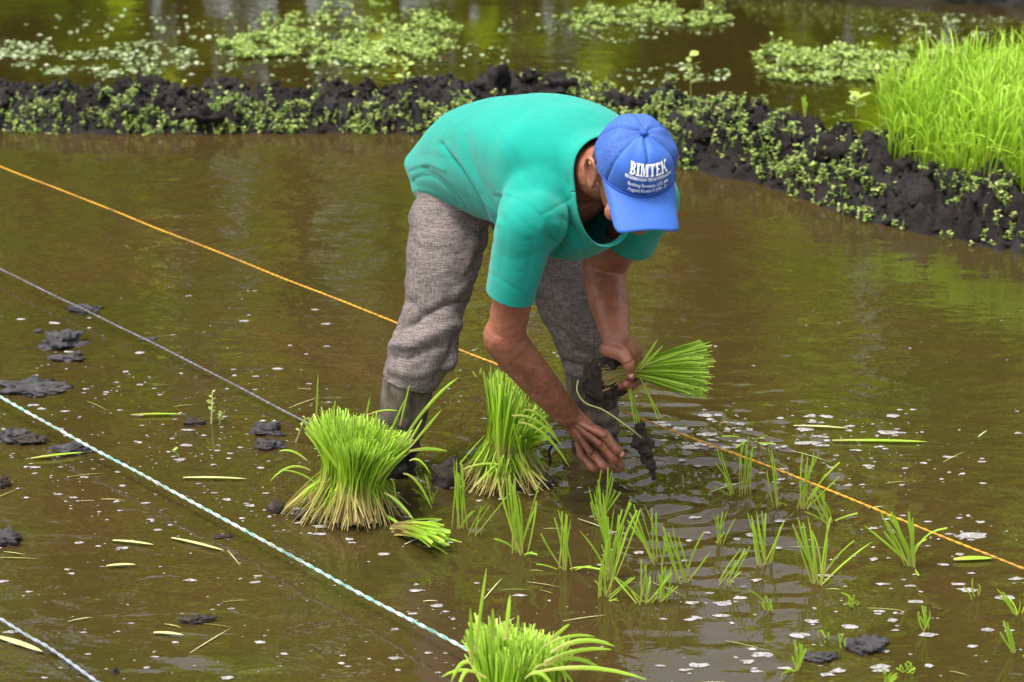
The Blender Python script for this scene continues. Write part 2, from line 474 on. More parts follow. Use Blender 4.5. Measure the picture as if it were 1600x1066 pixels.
# ------------------------------------------------------------------ blades
def blades(paths, width, side, prof=None, fold=0.25):
    """paths (N,K,3); width (N,); side (N,3). Returns V,F,along."""
    N, K, _ = paths.shape
    t = np.linspace(0, 1, K)
    if prof is None: prof = np.minimum(1, 0.55 + 1.2 * t) * np.sqrt(np.clip(1.02 - t ** 3, 0.02, 1))
    T = norm(np.gradient(paths, axis=1))
    sd = side[:, None, :] - T * (side[:, None, :] * T).sum(-1, keepdims=True); sd = norm(sd)
    nr = np.cross(T, sd)
    w = (width[:, None] * prof[None, :])[..., None] * 0.5
    L = paths - sd * w; R = paths + sd * w; Cc = paths - nr * w * fold * 2
    V = np.stack([L, Cc, R], 2).reshape(-1, 3)
    n = np.arange(N)[:, None, None] * (K * 3); k = np.arange(K - 1)[None, :, None] * 3; j = np.arange(2)[None, None, :]
    a = n + k + j
    F = np.stack([a, a + 1, a + 4, a + 3], -1).reshape(-1, 4)
    al = np.repeat(np.tile(t, N), 3)
    return V, F, al

def quad_path(p0, p1, p2, K):
    t = np.linspace(0, 1, K)[None, :, None]
    return (1 - t) ** 2 * p0[:, None] + 2 * t * (1 - t) * p1[:, None] + t ** 2 * p2[:, None]

def blade_mesh(name, paths, width, side, **kw):
    V, F, al = blades(paths, width, side, **kw)
    return mk_mesh(name, V, F, True, {"along": al})

def rand_unit(n, rng):
    return norm(rng.normal(size=(n, 3)))

# leaf scatter ------------------------------------------------------
LT = np.array([(0, 0, 0), (0.30, 0.28, 0.05), (0.62, 0.34, 0.03), (1.0, 0.0, -0.06), (0.62, -0.34, 0.03), (0.30, -0.28, 0.05), (0.48, 0, -0.03)])
LF = np.array([(0, 1, 6), (1, 2, 6), (2, 3, 6), (3, 4, 6), (4, 5, 6), (5, 0, 6)])
def leaves(pos, az, el, size, rng):
    n = len(pos)
    d = np.stack([np.cos(az) * np.cos(el), np.sin(az) * np.cos(el), np.sin(el)], 1)
    s = np.stack([-np.sin(az), np.cos(az), np.zeros(n)], 1)
    roll = rng.normal(0, 0.35, n)[:, None]
    nn = np.cross(d, s); s2 = s * np.cos(roll) + nn * np.sin(roll); n2 = np.cross(d, s2)
    V = pos[:, None] + size[:, None, None] * (LT[None, :, :1] * d[:, None] + LT[None, :, 1:2] * s2[:, None] + LT[None, :, 2:] * n2[:, None])
    F = (np.arange(n)[:, None, None] * len(LT) + LF[None]).reshape(-1, 3)
    return V.reshape(-1, 3), F

def weed_mesh(name, base, hgt, size, per, rng, stem=True):
    """clumps of small leaves on short stems"""
    n = len(base)
    lean = rng.normal(0, 0.25, (n, 2))
    k = np.repeat(np.arange(n), per)
    m = len(k)
    u = rng.uniform(0.25, 1.0, m)
    top = np.stack([base[:, 0] + lean[:, 0] * hgt, base[:, 1] + lean[:, 1] * hgt, base[:, 2] + hgt], 1)
    pos = base[k] + (top[k] - base[k]) * u[:, None]
    V, F = leaves(pos, rng.uniform(0, 2 * math.pi, m), rng.uniform(-0.2, 0.6, m), size[k] * rng.uniform(0.6, 1.25, m), rng)
    mb = MB(); mb.add(V, F)
    if stem:
        sv = np.stack([base, (base + top) / 2, top], 1)
        V2, F2, _ = blades(sv, np.full(n, 0.003), np.tile([1.0, 0, 0], (n, 1)), fold=0.5)
        mb.add(V2, F2)
    return mb.mesh(name, False)

exec_order = None
#@@SETTING
# ================================================================== SETTING
# ground: one sheet to the horizon; low under the paddies, a bank beyond them
gx = np.concatenate([np.linspace(-300, -45, 8), np.linspace(-40, 40, 41), np.linspace(45, 300, 8)])
gy = np.concatenate([np.linspace(-120, 0, 8), np.linspace(2, 40, 39), np.linspace(45, 400, 10)])
X, Y = np.meshgrid(gx, gy)
Z = np.where(Y > 21.5, 0.35, -0.45) + np.where(np.abs(X) > 31, 0.8, 0) * (Y <= 21.5)
Z = np.where(Y < -3, 0.35, Z)
def grid_faces(nx, ny):
    i = np.arange(ny - 1)[:, None] * nx; j = np.arange(nx - 1)[None, :]
    a = i + j
    return np.stack([a, a + 1, a + nx + 1, a + nx], -1).reshape(-1, 4)
link("ground", mk_mesh("ground", np.stack([X, Y, Z], -1).reshape(-1, 3), grid_faces(len(gx), len(gy))), M['ground'], kind='structure')

# water of the flooded paddy: real ripples round the hand and the dripping roots
HAND = G(962, 748); DRIP = G(1020, 752)
wx_ = np.concatenate([np.linspace(-32, -2.2, 30), np.arange(-2.0, 2.4, 0.011), np.linspace(2.5, 32, 30)])
wy_ = np.concatenate([np.linspace(-4, 2.8, 10), np.arange(3.0, 5.6, 0.010), np.arange(5.6, 8.2, 0.03)])
X, Y = np.meshgrid(wx_, wy_)
def rings(X, Y, c, lam, amp, r0, fall, seed):
    r = np.hypot(X - c[0], Y - c[1])
    a = np.arctan2(Y - c[1], X - c[0])
    rr = r + 0.012 * np.sin(3 * a + seed) + 0.008 * np.sin(7 * a + 2 * seed)
    env = np.exp(-(r / fall) ** 2) * (1 - np.exp(-(r / r0) ** 2))
    return amp * env * np.sin(2 * math.pi * rr / lam)
Z = rings(X, Y, HAND, 0.075, 0.0034, 0.05, 0.36, 1.0) + rings(X, Y, DRIP, 0.060, 0.0026, 0.03, 0.32, 2.2)
c_ = G(1075, 768); r_ = np.hypot(X - c_[0], Y - c_[1])
Z += 0.0030 * np.exp(-((r_ - 0.19) / 0.085) ** 2) * np.sin(2 * math.pi * (r_ + 0.006 * np.sin(5 * np.arctan2(Y - c_[1], X - c_[0]))) / 0.088)
Z += rings(X, Y, G(615, 745), 0.06, 0.0014, 0.06, 0.28, 0.5) + rings(X, Y, G(930, 702), 0.06, 0.0014, 0.06, 0.3, 3.0)
Z += rings(X, Y, G(1120, 735), 0.05, 0.0013, 0.03, 0.25, 4.0)
Q = np.stack([X, Y, X * 0], -1).reshape(-1, 3)
dist_ = np.hypot((X - HAND[0] - 0.05) / 1.15, (Y - HAND[1] + 0.12) / 0.75)
Z += (0.0029 * fbm(Q * np.array([9, 24, 1.0]), 2, 61)).reshape(X.shape) * np.exp(-dist_ ** 2 / 0.6)
Z += (0.0013 * fbm(Q * np.array([5, 10, 1.0]), 3, 5)).reshape(X.shape)
link("water", mk_mesh("water", np.stack([X, Y, Z], -1).reshape(-1, 3), grid_faces(len(wx_), len(wy_))), M['water'], kind='structure')

# bund -------------------------------------------------------------
fr = np.array([G(*p) for p in [(-900, 212), (0, 207), (300, 208), (640, 208), (900, 232), (1060, 262), (1180, 285), (1270, 315), (1350, 345), (1450, 368), (1600, 395), (2000, 470)]])
bund_front = lambda x: np.interp(x, np.r_[-32, fr[:, 0], 6, 32], np.r_[7.7, fr[:, 1], 4.2, 3.0])
bund_width = lambda x: np.interp(x, [-32, -1.9, -0.3, 0.4, 0.9, 1.18, 1.32, 1.7, 2.4, 4, 6, 32], [0.6, 0.50, 0.52, 0.72, 0.85, 0.85, 1.0, 1.75, 3.2, 5, 7, 12])
def bund_h(x, y, fine=True):
    f = bund_front(x) + 0.05 * pnoise(np.stack([x * 3.1, x * 0, x * 0], 1), 3) + 0.02 * pnoise(np.stack([x * 11, x * 0, x * 0], 1), 4)
    w = bund_width(x)
    d0 = (y - f); d1 = f + w - y
    up = np.clip(d0 / 0.20, -1.5, 1); dn = np.clip(d1 / 0.22, -1.5, 1)
    e = np.minimum(up, dn)
    prof = np.where(e > 0, np.sin(np.clip(e, 0, 1) * math.pi / 2), e * 0.8)
    hc = 0.085 - 0.028 * np.clip(0.3 - x, 0, 1) + 0.025 * pnoise(np.stack([x * 2.2, y * 0, y * 0], 1), 9)
    hc = hc + 0.02 * np.exp(-((d0 - 0.22) / 0.13) ** 2) * np.clip((x - 0.8) / 0.5, 0, 1)
    h = hc * prof
    if fine:
        p = np.stack([x, y, h], 1)
        lum = 0.10 * np.clip(0.62 - worley(p * np.array([7, 9, 6.0]) + 0.5 * np.stack([pnoise(p * 16, 91), pnoise(p * 16, 92), p[:, 0] * 0], 1), 2), -0.1, 1) + 0.045 * np.clip(0.6 - worley(p * 21, 5), -0.1, 1) + 0.036 * (1 + 0.5 * np.clip((x - 0.7) / 0.4, 0, 1)) * fbm(p * 9, 6, 21, 0.74)
        soft = np.clip((x - 1.5) / 0.3, 0, 1) * np.clip((d0 - 0.4) / 0.2, 0, 1)
        h = h + lum * np.clip(prof * 1.6 + 0.25, 0, 1) * (1 - 0.8 * soft)
    return h
bx_ = np.concatenate([np.linspace(-32, -3.5, 60), np.arange(-3.45, 3.1, 0.0095), np.linspace(3.15, 32, 60)])
bv_ = np.concatenate([np.linspace(-0.12, 0.6, 60), np.linspace(0.63, 1.0, 24)[0:]])
ub = np.linspace(0, 1, 84)
XX = np.repeat(bx_[None], len(ub), 0)
WD = bund_width(bx_)
# spacing across: fine over the first 0.75 m, then stretched to the back edge
ac = np.linspace(-0.10, 0.78, 90)
YY = np.vstack([bund_front(bx_)[None] + ac[:, None] * np.minimum(1, (WD + 0.12) / 0.88)[None],
                bund_front(bx_)[None] + np.minimum(0.78, WD + 0.10 - 0.09)[None] + (np.linspace(0.06, 1, 18)[:, None]) * (np.maximum(WD + 0.12 - 0.78, 0.02))[None]])
XX = np.repeat(bx_[None], YY.shape[0], 0)
ZZ = bund_h(XX.ravel(), YY.ravel()).reshape(XX.shape)
VB = np.stack([XX, YY, ZZ], -1).reshape(-1, 3)
bund = link("mud_bund", mk_mesh("mud_bund", VB, grid_faces(XX.shape[1], XX.shape[0])), M['mud'], kind='structure')

pxs = np.concatenate([np.linspace(-32, -3, 20), np.linspace(-2.8, 4, 60), np.linspace(4.3, 32, 20)])
pv = np.linspace(0, 1, 24)
X = np.repeat(pxs[None], 24, 0); Yl = bund_front(pxs) + 0.6 * bund_width(pxs); Y = Yl[None] + (22 - Yl)[None] * pv[:, None] ** 1.5
link("pond_water", mk_mesh("pond_water", np.stack([X, Y, X * 0 + 0.03], -1).reshape(-1, 3), grid_faces(len(pxs), 24)), M['pond'], kind='structure')

# far bund at the top right
fx = np.linspace(-20, 14, 420); fy0 = np.interp(fx, [-20, -2, 1.5, 2.35, 5, 14], [14.5, 11.6, 9.98, 9.62, 8.6, 7.5])
uu = np.linspace(-0.1, 0.9, 40)
XX = np.repeat(fx[None], 40, 0); YY = fy0[None] + uu[:, None]
p = np.stack([XX, YY, XX * 0], -1).reshape(-1, 3)
pr = np.clip(np.minimum((uu + 0.0) / 0.2, (0.8 - uu) / 0.2), -0.6, 1)
ZZ = 0.10 * pr[:, None] + (0.04 * np.clip(0.6 - worley(p * 7, 8), -0.1, 1) + 0.02 * fbm(p * 9, 3, 31)).reshape(XX.shape)
link("far_bund", mk_mesh("far_bund", np.stack([XX, YY, ZZ + 0.02], -1).reshape(-1, 3), grid_faces(len(fx), 40)), M['mud'], kind='structure')

# clods lying on the bund: parts of it, sharing a few meshes
def lump(name, seed, flat=0.7, rough=0.45, seg=16, mat=None):
    V, F = ellipsoid((0, 0, 0), np.eye(3), (1, 1, 1), seg)
    d = norm(V)
    r = 1 + rough * fbm(d * 1.3 + seed * 7.1, 3, seed) + 0.35 * rough * np.clip(0.6 - worley(d * 2.6 + seed, seed), -0.2, 1)
    V = d * r[:, None] * np.array([1, 0.9, flat])
    me = mk_mesh(name, V, F, True)
    if mat: me.materials.append(mat)
    return me
clod_meshes = [lump("clod", s, 0.75, 1.0, 18, M['mud']) for s in range(6)]
rng = np.random.default_rng(21)
nc = 0
for i in range(900):
    if nc >= 90: break
    x = rng.uniform(-2.3, 2.1); w = bund_width(np.array([x]))[0]; d = rng.uniform(0.02, min(w, 0.75))
    y = bund_front(np.array([x]))[0] + d
    if x > 1.15 and d > 0.42: continue
    crest = math.exp(-((d - min(w, 0.55) * 0.55) / 0.2) ** 2)
    if rng.random() > 0.35 + 0.65 * crest: continue
    z = bund_h(np.array([x]), np.array([y]))[0]
    s = rng.choice([0.018, 0.026, 0.036, 0.05], p=[0.35, 0.35, 0.2, 0.1]) * rng.uniform(0.8, 1.25)
    o = link("clod", clod_meshes[nc % 6], parent=bund, loc=(x, y, z + s * 0.25))
    o.scale = (s, s * rng.uniform(0.7, 1.1), s * rng.uniform(0.6, 1.0)); o.rotation_euler = (rng.uniform(-.4, .4), rng.uniform(-.4, .4), rng.uniform(0, 6.28))
    nc += 1

# crumbs of mud, too many to count
rng = np.random.default_rng(22)
n = 5200
x = rng.uniform(-2.5, 2.2, n); w = bund_width(x); d = rng.uniform(0.0, 1, n) * np.minimum(w, 0.8)
k = ~((x > 1.15) & (d > 0.42)); x, d = x[k], d[k]; y = bund_front(x) + d; z = bund_h(x, y); n = len(x)
bm_ = bmesh.new(); bmesh.ops.create_icosphere(bm_, subdivisions=1, radius=1.0)
iv = np.array([v.co[:] for v in bm_.verts]); jf = np.array([[v.index for v in f.verts] for f in bm_.faces]); bm_.free()
sz = rng.uniform(0.3, 1, n) ** 3 * 0.016 + 0.003
VV_ = iv[None] * (1 + rng.uniform(-0.45, 0.45, (n, len(iv)))[..., None]) * sz[:, None, None] * rng.uniform(0.6, 1.2, (n, 1, 3)) + np.stack([x, y, z], 1)[:, None]
link("crumbs", mk_mesh("crumbs", VV_.reshape(-1, 3), (jf[None] + (np.arange(n) * len(iv))[:, None, None]).reshape(-1, 3), True), M['mud'], parent=bund, kind='stuff')

# weeds on the bund ------------------------------------------------
def bund_points(n, fn, rng, xr=(-3.3, 2.6)):
    out = []
    x = rng.uniform(*xr, n * 6); d = rng.uniform(-0.03, 0.8, n * 6)
    w = bund_width(x)
    dens = fn(x, d, w) * np.clip(0.45 + 1.7 * pnoise(np.stack([x * 3.5, d * 6, x * 0], 1), 44), 0, 1)
    k = rng.random(n * 6) < dens
    x, d = x[k][:n], d[k][:n]
    y = bund_front(x) + d
    return np.stack([x, y, bund_h(x, y) - 0.004], 1)
rng = np.random.default_rng(5)
def dens_front(x, d, w):
    left = 1.5 * np.exp(-((d - 0.05) / 0.075) ** 2) * (x < 0.2)
    right = (x >= 0.2) * (np.exp(-((d - 0.12) / 0.16) ** 2) * np.clip(1.6 - x * 0.6, 0.35, 1) + 0.55 * (d > 0.15) * (d < w) * np.clip(1.4 - x, 0, 1))
    return np.clip(left * 1.0 + right, 0, 1) * (d < w)
b1 = bund_points(4400, dens_front, rng)
link("bund_weeds", weed_mesh("bund_weeds", b1, rng.uniform(0.012, 0.05, len(b1)), rng.uniform(0.007, 0.017, len(b1)), 9, rng), M['weed'], kind='stuff')
b2 = bund_points(260, lambda x, d, w: 0.35 * (d > 0.2) * (d < w - 0.02) * (x < 1.25), rng)
link("crest_weeds", weed_mesh("crest_weeds", b2, rng.uniform(0.01, 0.05, len(b2)), rng.uniform(0.010, 0.018, len(b2)), 5, rng), M['weed'], kind='stuff')

# pond weeds: low drifts of small leaves in the upper pond ---------
def px_patch(n, cx, cy, rx, ry, z, rng, nz=True, seed=0):
    a = rng.uniform(0, 2 * math.pi, n * 4); r = np.sqrt(rng.uniform(0, 1, n * 4))
    x = cx + rx * r * np.cos(a); y = cy + ry * r * np.sin(a)
    if nz:
        q = pnoise(np.stack([x / 50, y / 13, x * 0], 1), seed) + 0.4 * pnoise(np.stack([x / 17, y / 5, x * 0], 1), seed + 1) + 0.30 * (1 - r) - 0.08
        k = q > 0; x, y = x[k], y[k]
    x, y = x[:n], y[:n]
    return np.array([G(a_, b_, z) for a_, b_ in zip(x, y)]).reshape(-1, 3)
rng = np.random.default_rng(77)
for nm, lists in (("pond_weeds", [(430, 410, 70, 70, 28), (480, 560, 80, 130, 24), (260, 560, 38, 165, 30), (170, 660, 55, 60, 40)]),
                  ("pond_weeds", [(200, 960, 32, 105, 20), (120, 1085, 28, 60, 22), (50, 1010, 20, 40, 16)]),
                  ("pond_weeds", [(330, 1290, 108, 110, 24), (220, 1260, 86, 90, 18), (320, 1420, 102, 110, 28)])):
    B = np.vstack([px_patch(n, *q, 0.032, rng, True, int(q[0])) for n, *q in lists])
    h = rng.uniform(0.003, 0.022, len(B)) * (1 + 2.0 * (rng.random(len(B)) < 0.10))
    link(nm, weed_mesh(nm, B, h, rng.uniform(0.010, 0.020, len(B)), 8, rng), M['pondweed'], kind='stuff')
# floating leaves lying flat on the pond
B = np.vstack([px_patch(n, *q, 0.034, rng, True, int(q[0] + 3)) for n, *q in
               [(620, 200, 95, 190, 30), (240, 20, 80, 60, 22), (260, 560, 85, 240, 45), (200, 960, 40, 190, 30), (120, 1060, 115, 90, 16), (260, 1330, 105, 170, 30), (160, 1460, 40, 130, 26), (90, 870, 120, 90, 14), (120, 240, 40, 230, 30)]])
V, F = leaves(B, rng.uniform(0, 6.28, len(B)), rng.uniform(-0.02, 0.06, len(B)), rng.uniform(0.012, 0.030, len(B)), rng)
link("floating_weeds", mk_mesh("floating_weeds", V, F, False), M['floatweed'], kind='stuff')
# weeds on the far bund
x = rng.uniform(0.9, 3.2, 260); y = np.interp(x, [-20, -2, 1.5, 2.35, 5, 14], [14.5, 11.6, 9.98, 9.62, 8.6, 7.5]) + rng.uniform(-0.05, 0.3, 260)
B = np.stack([x, y, np.full(260, 0.07)], 1)
link("far_weeds", weed_mesh("far_weeds", B, rng.uniform(0.03, 0.14, 260), rng.uniform(0.02, 0.04, 260), 7, rng), M['weed'], kind='stuff')

# nursery: dense young rice on its bed behind the bund --------------
rng = np.random.default_rng(9)
N = 38000
x = rng.uniform(1.18, 3.3, N); y = rng.uniform(5.2, 8.6, N)
lo = np.interp(x, [1.18, 1.26, 1.42, 1.60, 2.2, 3.3], [6.94, 6.80, 6.52, 6.36, 5.9, 5.2])
hi = np.interp(x, [1.18, 1.3, 1.6, 1.95, 3.3], [7.05, 7.12, 7.38, 7.75, 8.6])
lo = lo + 0.03 * pnoise(np.stack([x * 9, x * 0, x * 0], 1), 3)
k = (y > lo) & (y < hi) & (x > 1.235 + 0.05 * pnoise(np.stack([y * 6, y * 0, y * 0], 1), 8))
x, y, lo, hi = x[k], y[k], lo[k], hi[k]
n = len(x)
z = bund_h(x, y) - 0.01
p0 = np.stack([x, y, z], 1)
edge = np.exp(-((y - lo) / 0.10) ** 2)
hh = rng.uniform(0.20, 0.33, n) * (1 + 0.22 * pnoise(np.stack([x * 2.5, y * 2.5, x * 0], 1), 15)) * (1 - 0.45 * edge)
az = rng.uniform(0, 6.28, n)
az = np.where(rng.random(n) < edge * 0.8, rng.normal(-math.pi / 2 - 0.2, 0.8, n), az)
ln = rng.uniform(0.05, 0.45, n) * (1 + 1.2 * edge)
dirh = np.stack([np.cos(az), np.sin(az), az * 0], 1)
p1 = p0 + dirh * (0.12 * hh * ln)[:, None] + np.array([0, 0, 1]) * (hh * 0.85)[:, None]
p2 = p0 + dirh * (hh * ln)[:, None] + np.array([0, 0, 1]) * (hh * (1 - 0.35 * ln * (rng.random(n) < 0.6)))[:, None]
sd = np.stack([-np.sin(az), np.cos(az), az * 0], 1) * 1.0 + rng.normal(0, 0.4, (n, 3))
link("rice_nursery_grass", blade_mesh("rice_nursery_grass", quad_path(p0, p1, p2, 6), rng.uniform(0.0040, 0.0070, n), sd), M['nursery'], kind='stuff')

# the wood beyond the ponds: never in the frame but mirrored in the water
rng = np.random.default_rng(31)
mb = MB(); mt = MB()
for i in range(62):
    for row in (0,):
        x = -36 + i * 1.18 + rng.uniform(-0.6, 0.6); y = 25 + rng.uniform(-1.5, 9)
        hgt = rng.uniform(9.5, 17.5) * (y / 27)
        if -0.25 < x / y * 27 - 1.4 < 1.3: hgt *= 0.55
        if -7.2 < x / y * 27 < -5.7: hgt *= 0.72
        mt.add(*tube([(x, y, 0.2), (x + rng.normal(0, .3), y, hgt * 0.5), (x + rng.normal(0, .5), y, hgt * 0.9)], [0.22, 0.15, 0.05], seg=8))
        nl = int(720)
        cw = rng.uniform(1.3, 2.3)
        u = rng.beta(1.5, 1.2, nl)
        rr = cw * np.sqrt(np.clip(1 - (2 * u - 0.8) ** 2 * 0.7, 0.05, 1)) * rng.uniform(0.2, 1.0, nl) ** 0.5
        a = rng.uniform(0, 6.28, nl)
        lp = np.stack([x + rr * np.cos(a), y + rr * np.sin(a), 0.3 + hgt * (0.06 + 0.94 * u)], 1)
        lp += 0.5 * np.stack([pnoise(lp * 0.8, 1), pnoise(lp * 0.8, 2), pnoise(lp * 0.8, 3)], 1)
        V, F = leaves(lp, rng.uniform(0, 6.28, nl), rng.uniform(-0.9, 0.6, nl), rng.uniform(0.45, 0.95, nl), rng)
        mb.add(V, F)
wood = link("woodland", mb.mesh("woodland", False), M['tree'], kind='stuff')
link("trunk", mt.mesh("trunk"), M['bark'], parent=wood, kind='stuff')

#@@PERSON
# ================================================================== PERSON
P = W(724, 276, 4.72)                 # pelvis
N_ = W(930, 262, 4.27)                # base of the neck
F_ = norm(np.array([N_[0] - P[0], N_[1] - P[1], 0.0]))
L_ = np.array([-F_[1], F_[0], 0.0])   # his left
ZU = np.array([0, 0, 1.0])
person_loc = Vector((float(P[0]), float(P[1]), 0.0))

# --- joints
SR = W(826, 330, 4.19); SL = N_ + (L_ * 0.135) + ZU * -0.085
ELR = W(789, 531, 4.26); WRR = W(889, 650, 4.37)
ELL = W(944, 420, 4.50); WRL = W(962, 530, 4.33)
HC = W(991, 272, 4.11)                # head centre
Tc = norm(C0 - HC)
Us = norm(UP - Tc * (UP @ Tc)); Rs = np.cross(Us, Tc); Rs = norm(Rs) * np.sign(Rs[0])
th = math.radians(50)
Nf = math.cos(th) * Tc - math.sin(th) * Us
Uh = math.sin(th) * Tc + math.cos(th) * Us
ps = math.radians(11)
Nf2 = norm(Nf * math.cos(ps) + Rs * math.sin(ps))
Lh = norm(np.cross(Uh, Nf2)); Lh = Lh * np.sign(Lh @ Rs)
ro = math.radians(11)
Uh2 = norm(Uh * math.cos(ro) + Lh * math.sin(ro)); Lh = norm(Lh - Uh2 * (Lh @ Uh2)); Nf2 = norm(np.cross(Lh, Uh2)); Nf2 = Nf2 * np.sign(Nf2 @ Nf)
def HP(f, l, u): return HC + Nf2 * f + Lh * l + Uh2 * u   # head space: forward, his left, up

def mid_(a, b, t): return a + (b - a) * t
body = MB()
# torso and legs under the clothes
body.add(*tube([P + F_ * 0.05, P + (N_ - P) * 0.5 + ZU * 0.05, N_ - F_ * 0.06 - ZU * 0.02], [(0.10, 0.07), (0.115, 0.075), (0.12, 0.065)], ref=L_, seg=24))
body.add(*tube([SR - ZU * 0.05, N_ - F_ * 0.06 - ZU * 0.03, SL - ZU * 0.02], [0.036, 0.05, 0.036]))
hipR, kneR, ankR = W(705, 290, 4.66), W(672, 525, 4.50), W(617, 745, 4.50) + ZU * -0.16
hipL, kneL, ankL = W(795, 285, 4.80), W(915, 505, 4.64), W(931, 702, 4.63) + ZU * -0.16
for h, k_, a in ((hipR, kneR, ankR), (hipL, kneL, ankL)):
    body.add(*tube([h, (h + k_) / 2, k_, a + ZU * 0.32 + RT * (0.03 if a is ankR else 0), a + ZU * 0.16, a], [0.055, 0.05, 0.038, 0.033, 0.028, 0.026]))
    body.add(*tube([a, a + F_ * 0.10 - ZU * 0.05], [(0.035, 0.03), (0.03, 0.02)], ref=L_))
body.add(*ellipsoid(N_ - F_ * 0.13 - ZU * 0.06, [L_, F_, ZU], (0.125, 0.11, 0.095), 20))
body.add(*ellipsoid(mid_(P, N_, 0.58), [L_, F_, ZU], (0.125, 0.17, 0.115), 20))
# neck and head
body.add(*tube([N_ - F_ * 0.06 - ZU * 0.015, N_ + (HC - N_) * 0.45 - ZU * 0.005, HP(-0.035, 0, -0.03)], [0.062, 0.056, 0.06], seg=24))
body.add(*ellipsoid(HP(-0.008, 0, 0.015), [Lh, Nf2, Uh2], (0.072, 0.086, 0.084), 32))
body.add(*tube([HP(0.0, 0, -0.02), HP(0.020, 0, -0.066), HP(0.026, 0, -0.086)], [(0.068, 0.07), (0.055, 0.045), (0.03, 0.022)], ref=Lh, seg=24))
body.add(*tube([HP(0.076, 0, -0.014), HP(0.088, 0, -0.038), HP(0.094, 0, -0.050)], [0.011, 0.013, 0.016]))          # nose
for sgn in (-1, 1):
    body.add(*ellipsoid(HP(0.081, sgn * 0.014, -0.052), [Lh, Nf2, Uh2], (0.010, 0.012, 0.009), 12))
    body.add(*ellipsoid(HP(0.056, sgn * 0.040, -0.045), [Lh, Nf2, Uh2], (0.024, 0.020, 0.022), 16))               # cheekbone
    body.add(*tube([HP(0.070, sgn * 0.016, -0.012), HP(0.072, sgn * 0.033, -0.008), HP(0.058, sgn * 0.052, -0.012)], [0.008, 0.010, 0.007]))  # brow
    # ear: rim, lobe and concha
    e0 = HP(-0.008, sgn * 0.078, -0.006)
    er = [e0 + Nf2 * 0.010 - Uh2 * 0.020, e0 + Nf2 * 0.012 + Uh2 * 0.012, e0 + Uh2 * 0.030 - Nf2 * 0.004 + Lh * sgn * 0.006,
          e0 + Uh2 * 0.022 - Nf2 * 0.022 + Lh * sgn * 0.013, e0 - Uh2 * 0.004 - Nf2 * 0.024 + Lh * sgn * 0.013, e0 - Uh2 * 0.026 - Nf2 * 0.010 + Lh * sgn * 0.006, e0 - Uh2 * 0.031 + Nf2 * 0.004]
    body.add(*tube(er, [0.005, 0.005, 0.005, 0.005, 0.005, 0.0065, 0.007], n=40, seg=10))
    body.add(*ellipsoid(e0 - Nf2 * 0.006 + Lh * sgn * 0.002, [Lh, Nf2, Uh2], (0.005, 0.018, 0.026), 16))
body.add(*tube([HP(0.054, -0.020, -0.072), HP(0.068, 0, -0.070), HP(0.054, 0.020, -0.072)], [0.005, 0.007, 0.005]))   # lips
body.add(*tube([HP(0.050, -0.017, -0.081), HP(0.062, 0, -0.080), HP(0.050, 0.017, -0.081)], [0.005, 0.008, 0.005]))
# arms
def mid(a, b, t): return a + (b - a) * t
body.add(*tube([SR - ZU * 0.06, mid(SR, ELR, 0.4), mid(SR, ELR, 0.75), ELR], [0.034, 0.041, 0.041, 0.041], seg=24))
fo = W(832, 585, 4.30)
body.add(*tube([mid(SR, ELR, 0.9), ELR, fo, W(862, 620, 4.335), WRR], [0.038, 0.044, 0.0395, 0.034, 0.029], seg=24))
body.add(*tube([SL, mid(SL, ELL, 0.5), ELL], [0.044, 0.044, 0.044], seg=24))
body.add(*tube([mid(SL, ELL, 0.85), ELL, W(952, 470, 4.43), W(959, 505, 4.37), WRL], [0.043, 0.049, 0.044, 0.036, 0.030], seg=24))
# palms
dR = W(928, 690, 4.375)
wR = norm(W(947, 678, 4.345) - W(908, 708, 4.40))
body.add(*tube([WRR, mid(WRR, dR, 0.35), mid(WRR, dR, 0.75), dR], [(0.028, 0.024), (0.033, 0.020), (0.037, 0.018), (0.036, 0.015)], ref=wR, seg=24, power=2.4))
body.add(*tube([mid(WRR, dR, 0.1) + np.array([.005, .02, -.01]), W(932, 700, 4.40)], [0.017, 0.015]))
kL = W(990, 560, 4.36)
wL = norm(W(972, 560, 4.325) - W(1000, 558, 4.41))
body.add(*tube([WRL, mid(WRL, kL, 0.4) + ZU * 0.008, mid(WRL, kL, 0.8) + ZU * 0.012, kL], [(0.026, 0.025), (0.033, 0.020), (0.037, 0.018), (0.036, 0.016)], ref=wL, seg=24, power=2.4))
body.add(*ellipsoid(W(950, 546, 4.31), [RT, FW, UP], (0.019, 0.018, 0.017), 16))
body.add(*tube([W(952, 546, 4.31), W(970, 553, 4.295), W(979, 562, 4.285)], [0.017, 0.017, 0.014]))
bme = remesh(body, 0.0032, 5, 0.5)
Vb = get_co(bme); Nb = get_no(bme)
Vb = Vb + Nb * (0.0012 * fbm(Vb * 55, 3, 3))[:, None]
# eye sockets
for sgn in (-1, 1):
    c = HP(0.080, sgn * 0.032, -0.026)
    d = np.linalg.norm(Vb - c, axis=1)
    Vb = Vb - Nf2[None] * (0.007 * np.exp(-(d / 0.013) ** 2))[:, None]
set_co(bme, Vb)
Fb = np.empty(len(bme.loops), np.int32); bme.loops.foreach_get("vertex_index", Fb)
full = MB(); full.add(get_co(bme), Fb.reshape(-1, 4))
def finger(pts, r0=0.0095, r1=0.0072):
    r0, r1 = r0 * 1.10, r1 * 1.10
    pts = np.asarray(pts, float); K = len(pts)
    P2, R2 = [], []
    rr = np.linspace(r0, r1, K)
    for i in range(K):
        P2.append(pts[i]); R2.append(rr[i] * (1.10 if 0 < i < K - 1 else 1.0))
        if i < K - 1:
            P2.append((pts[i] + pts[i + 1]) / 2); R2.append((rr[i] + rr[i + 1]) / 2 * 0.95)
    full.add(*tube(P2, R2, n=9 * (K - 1) + 4, seg=14))
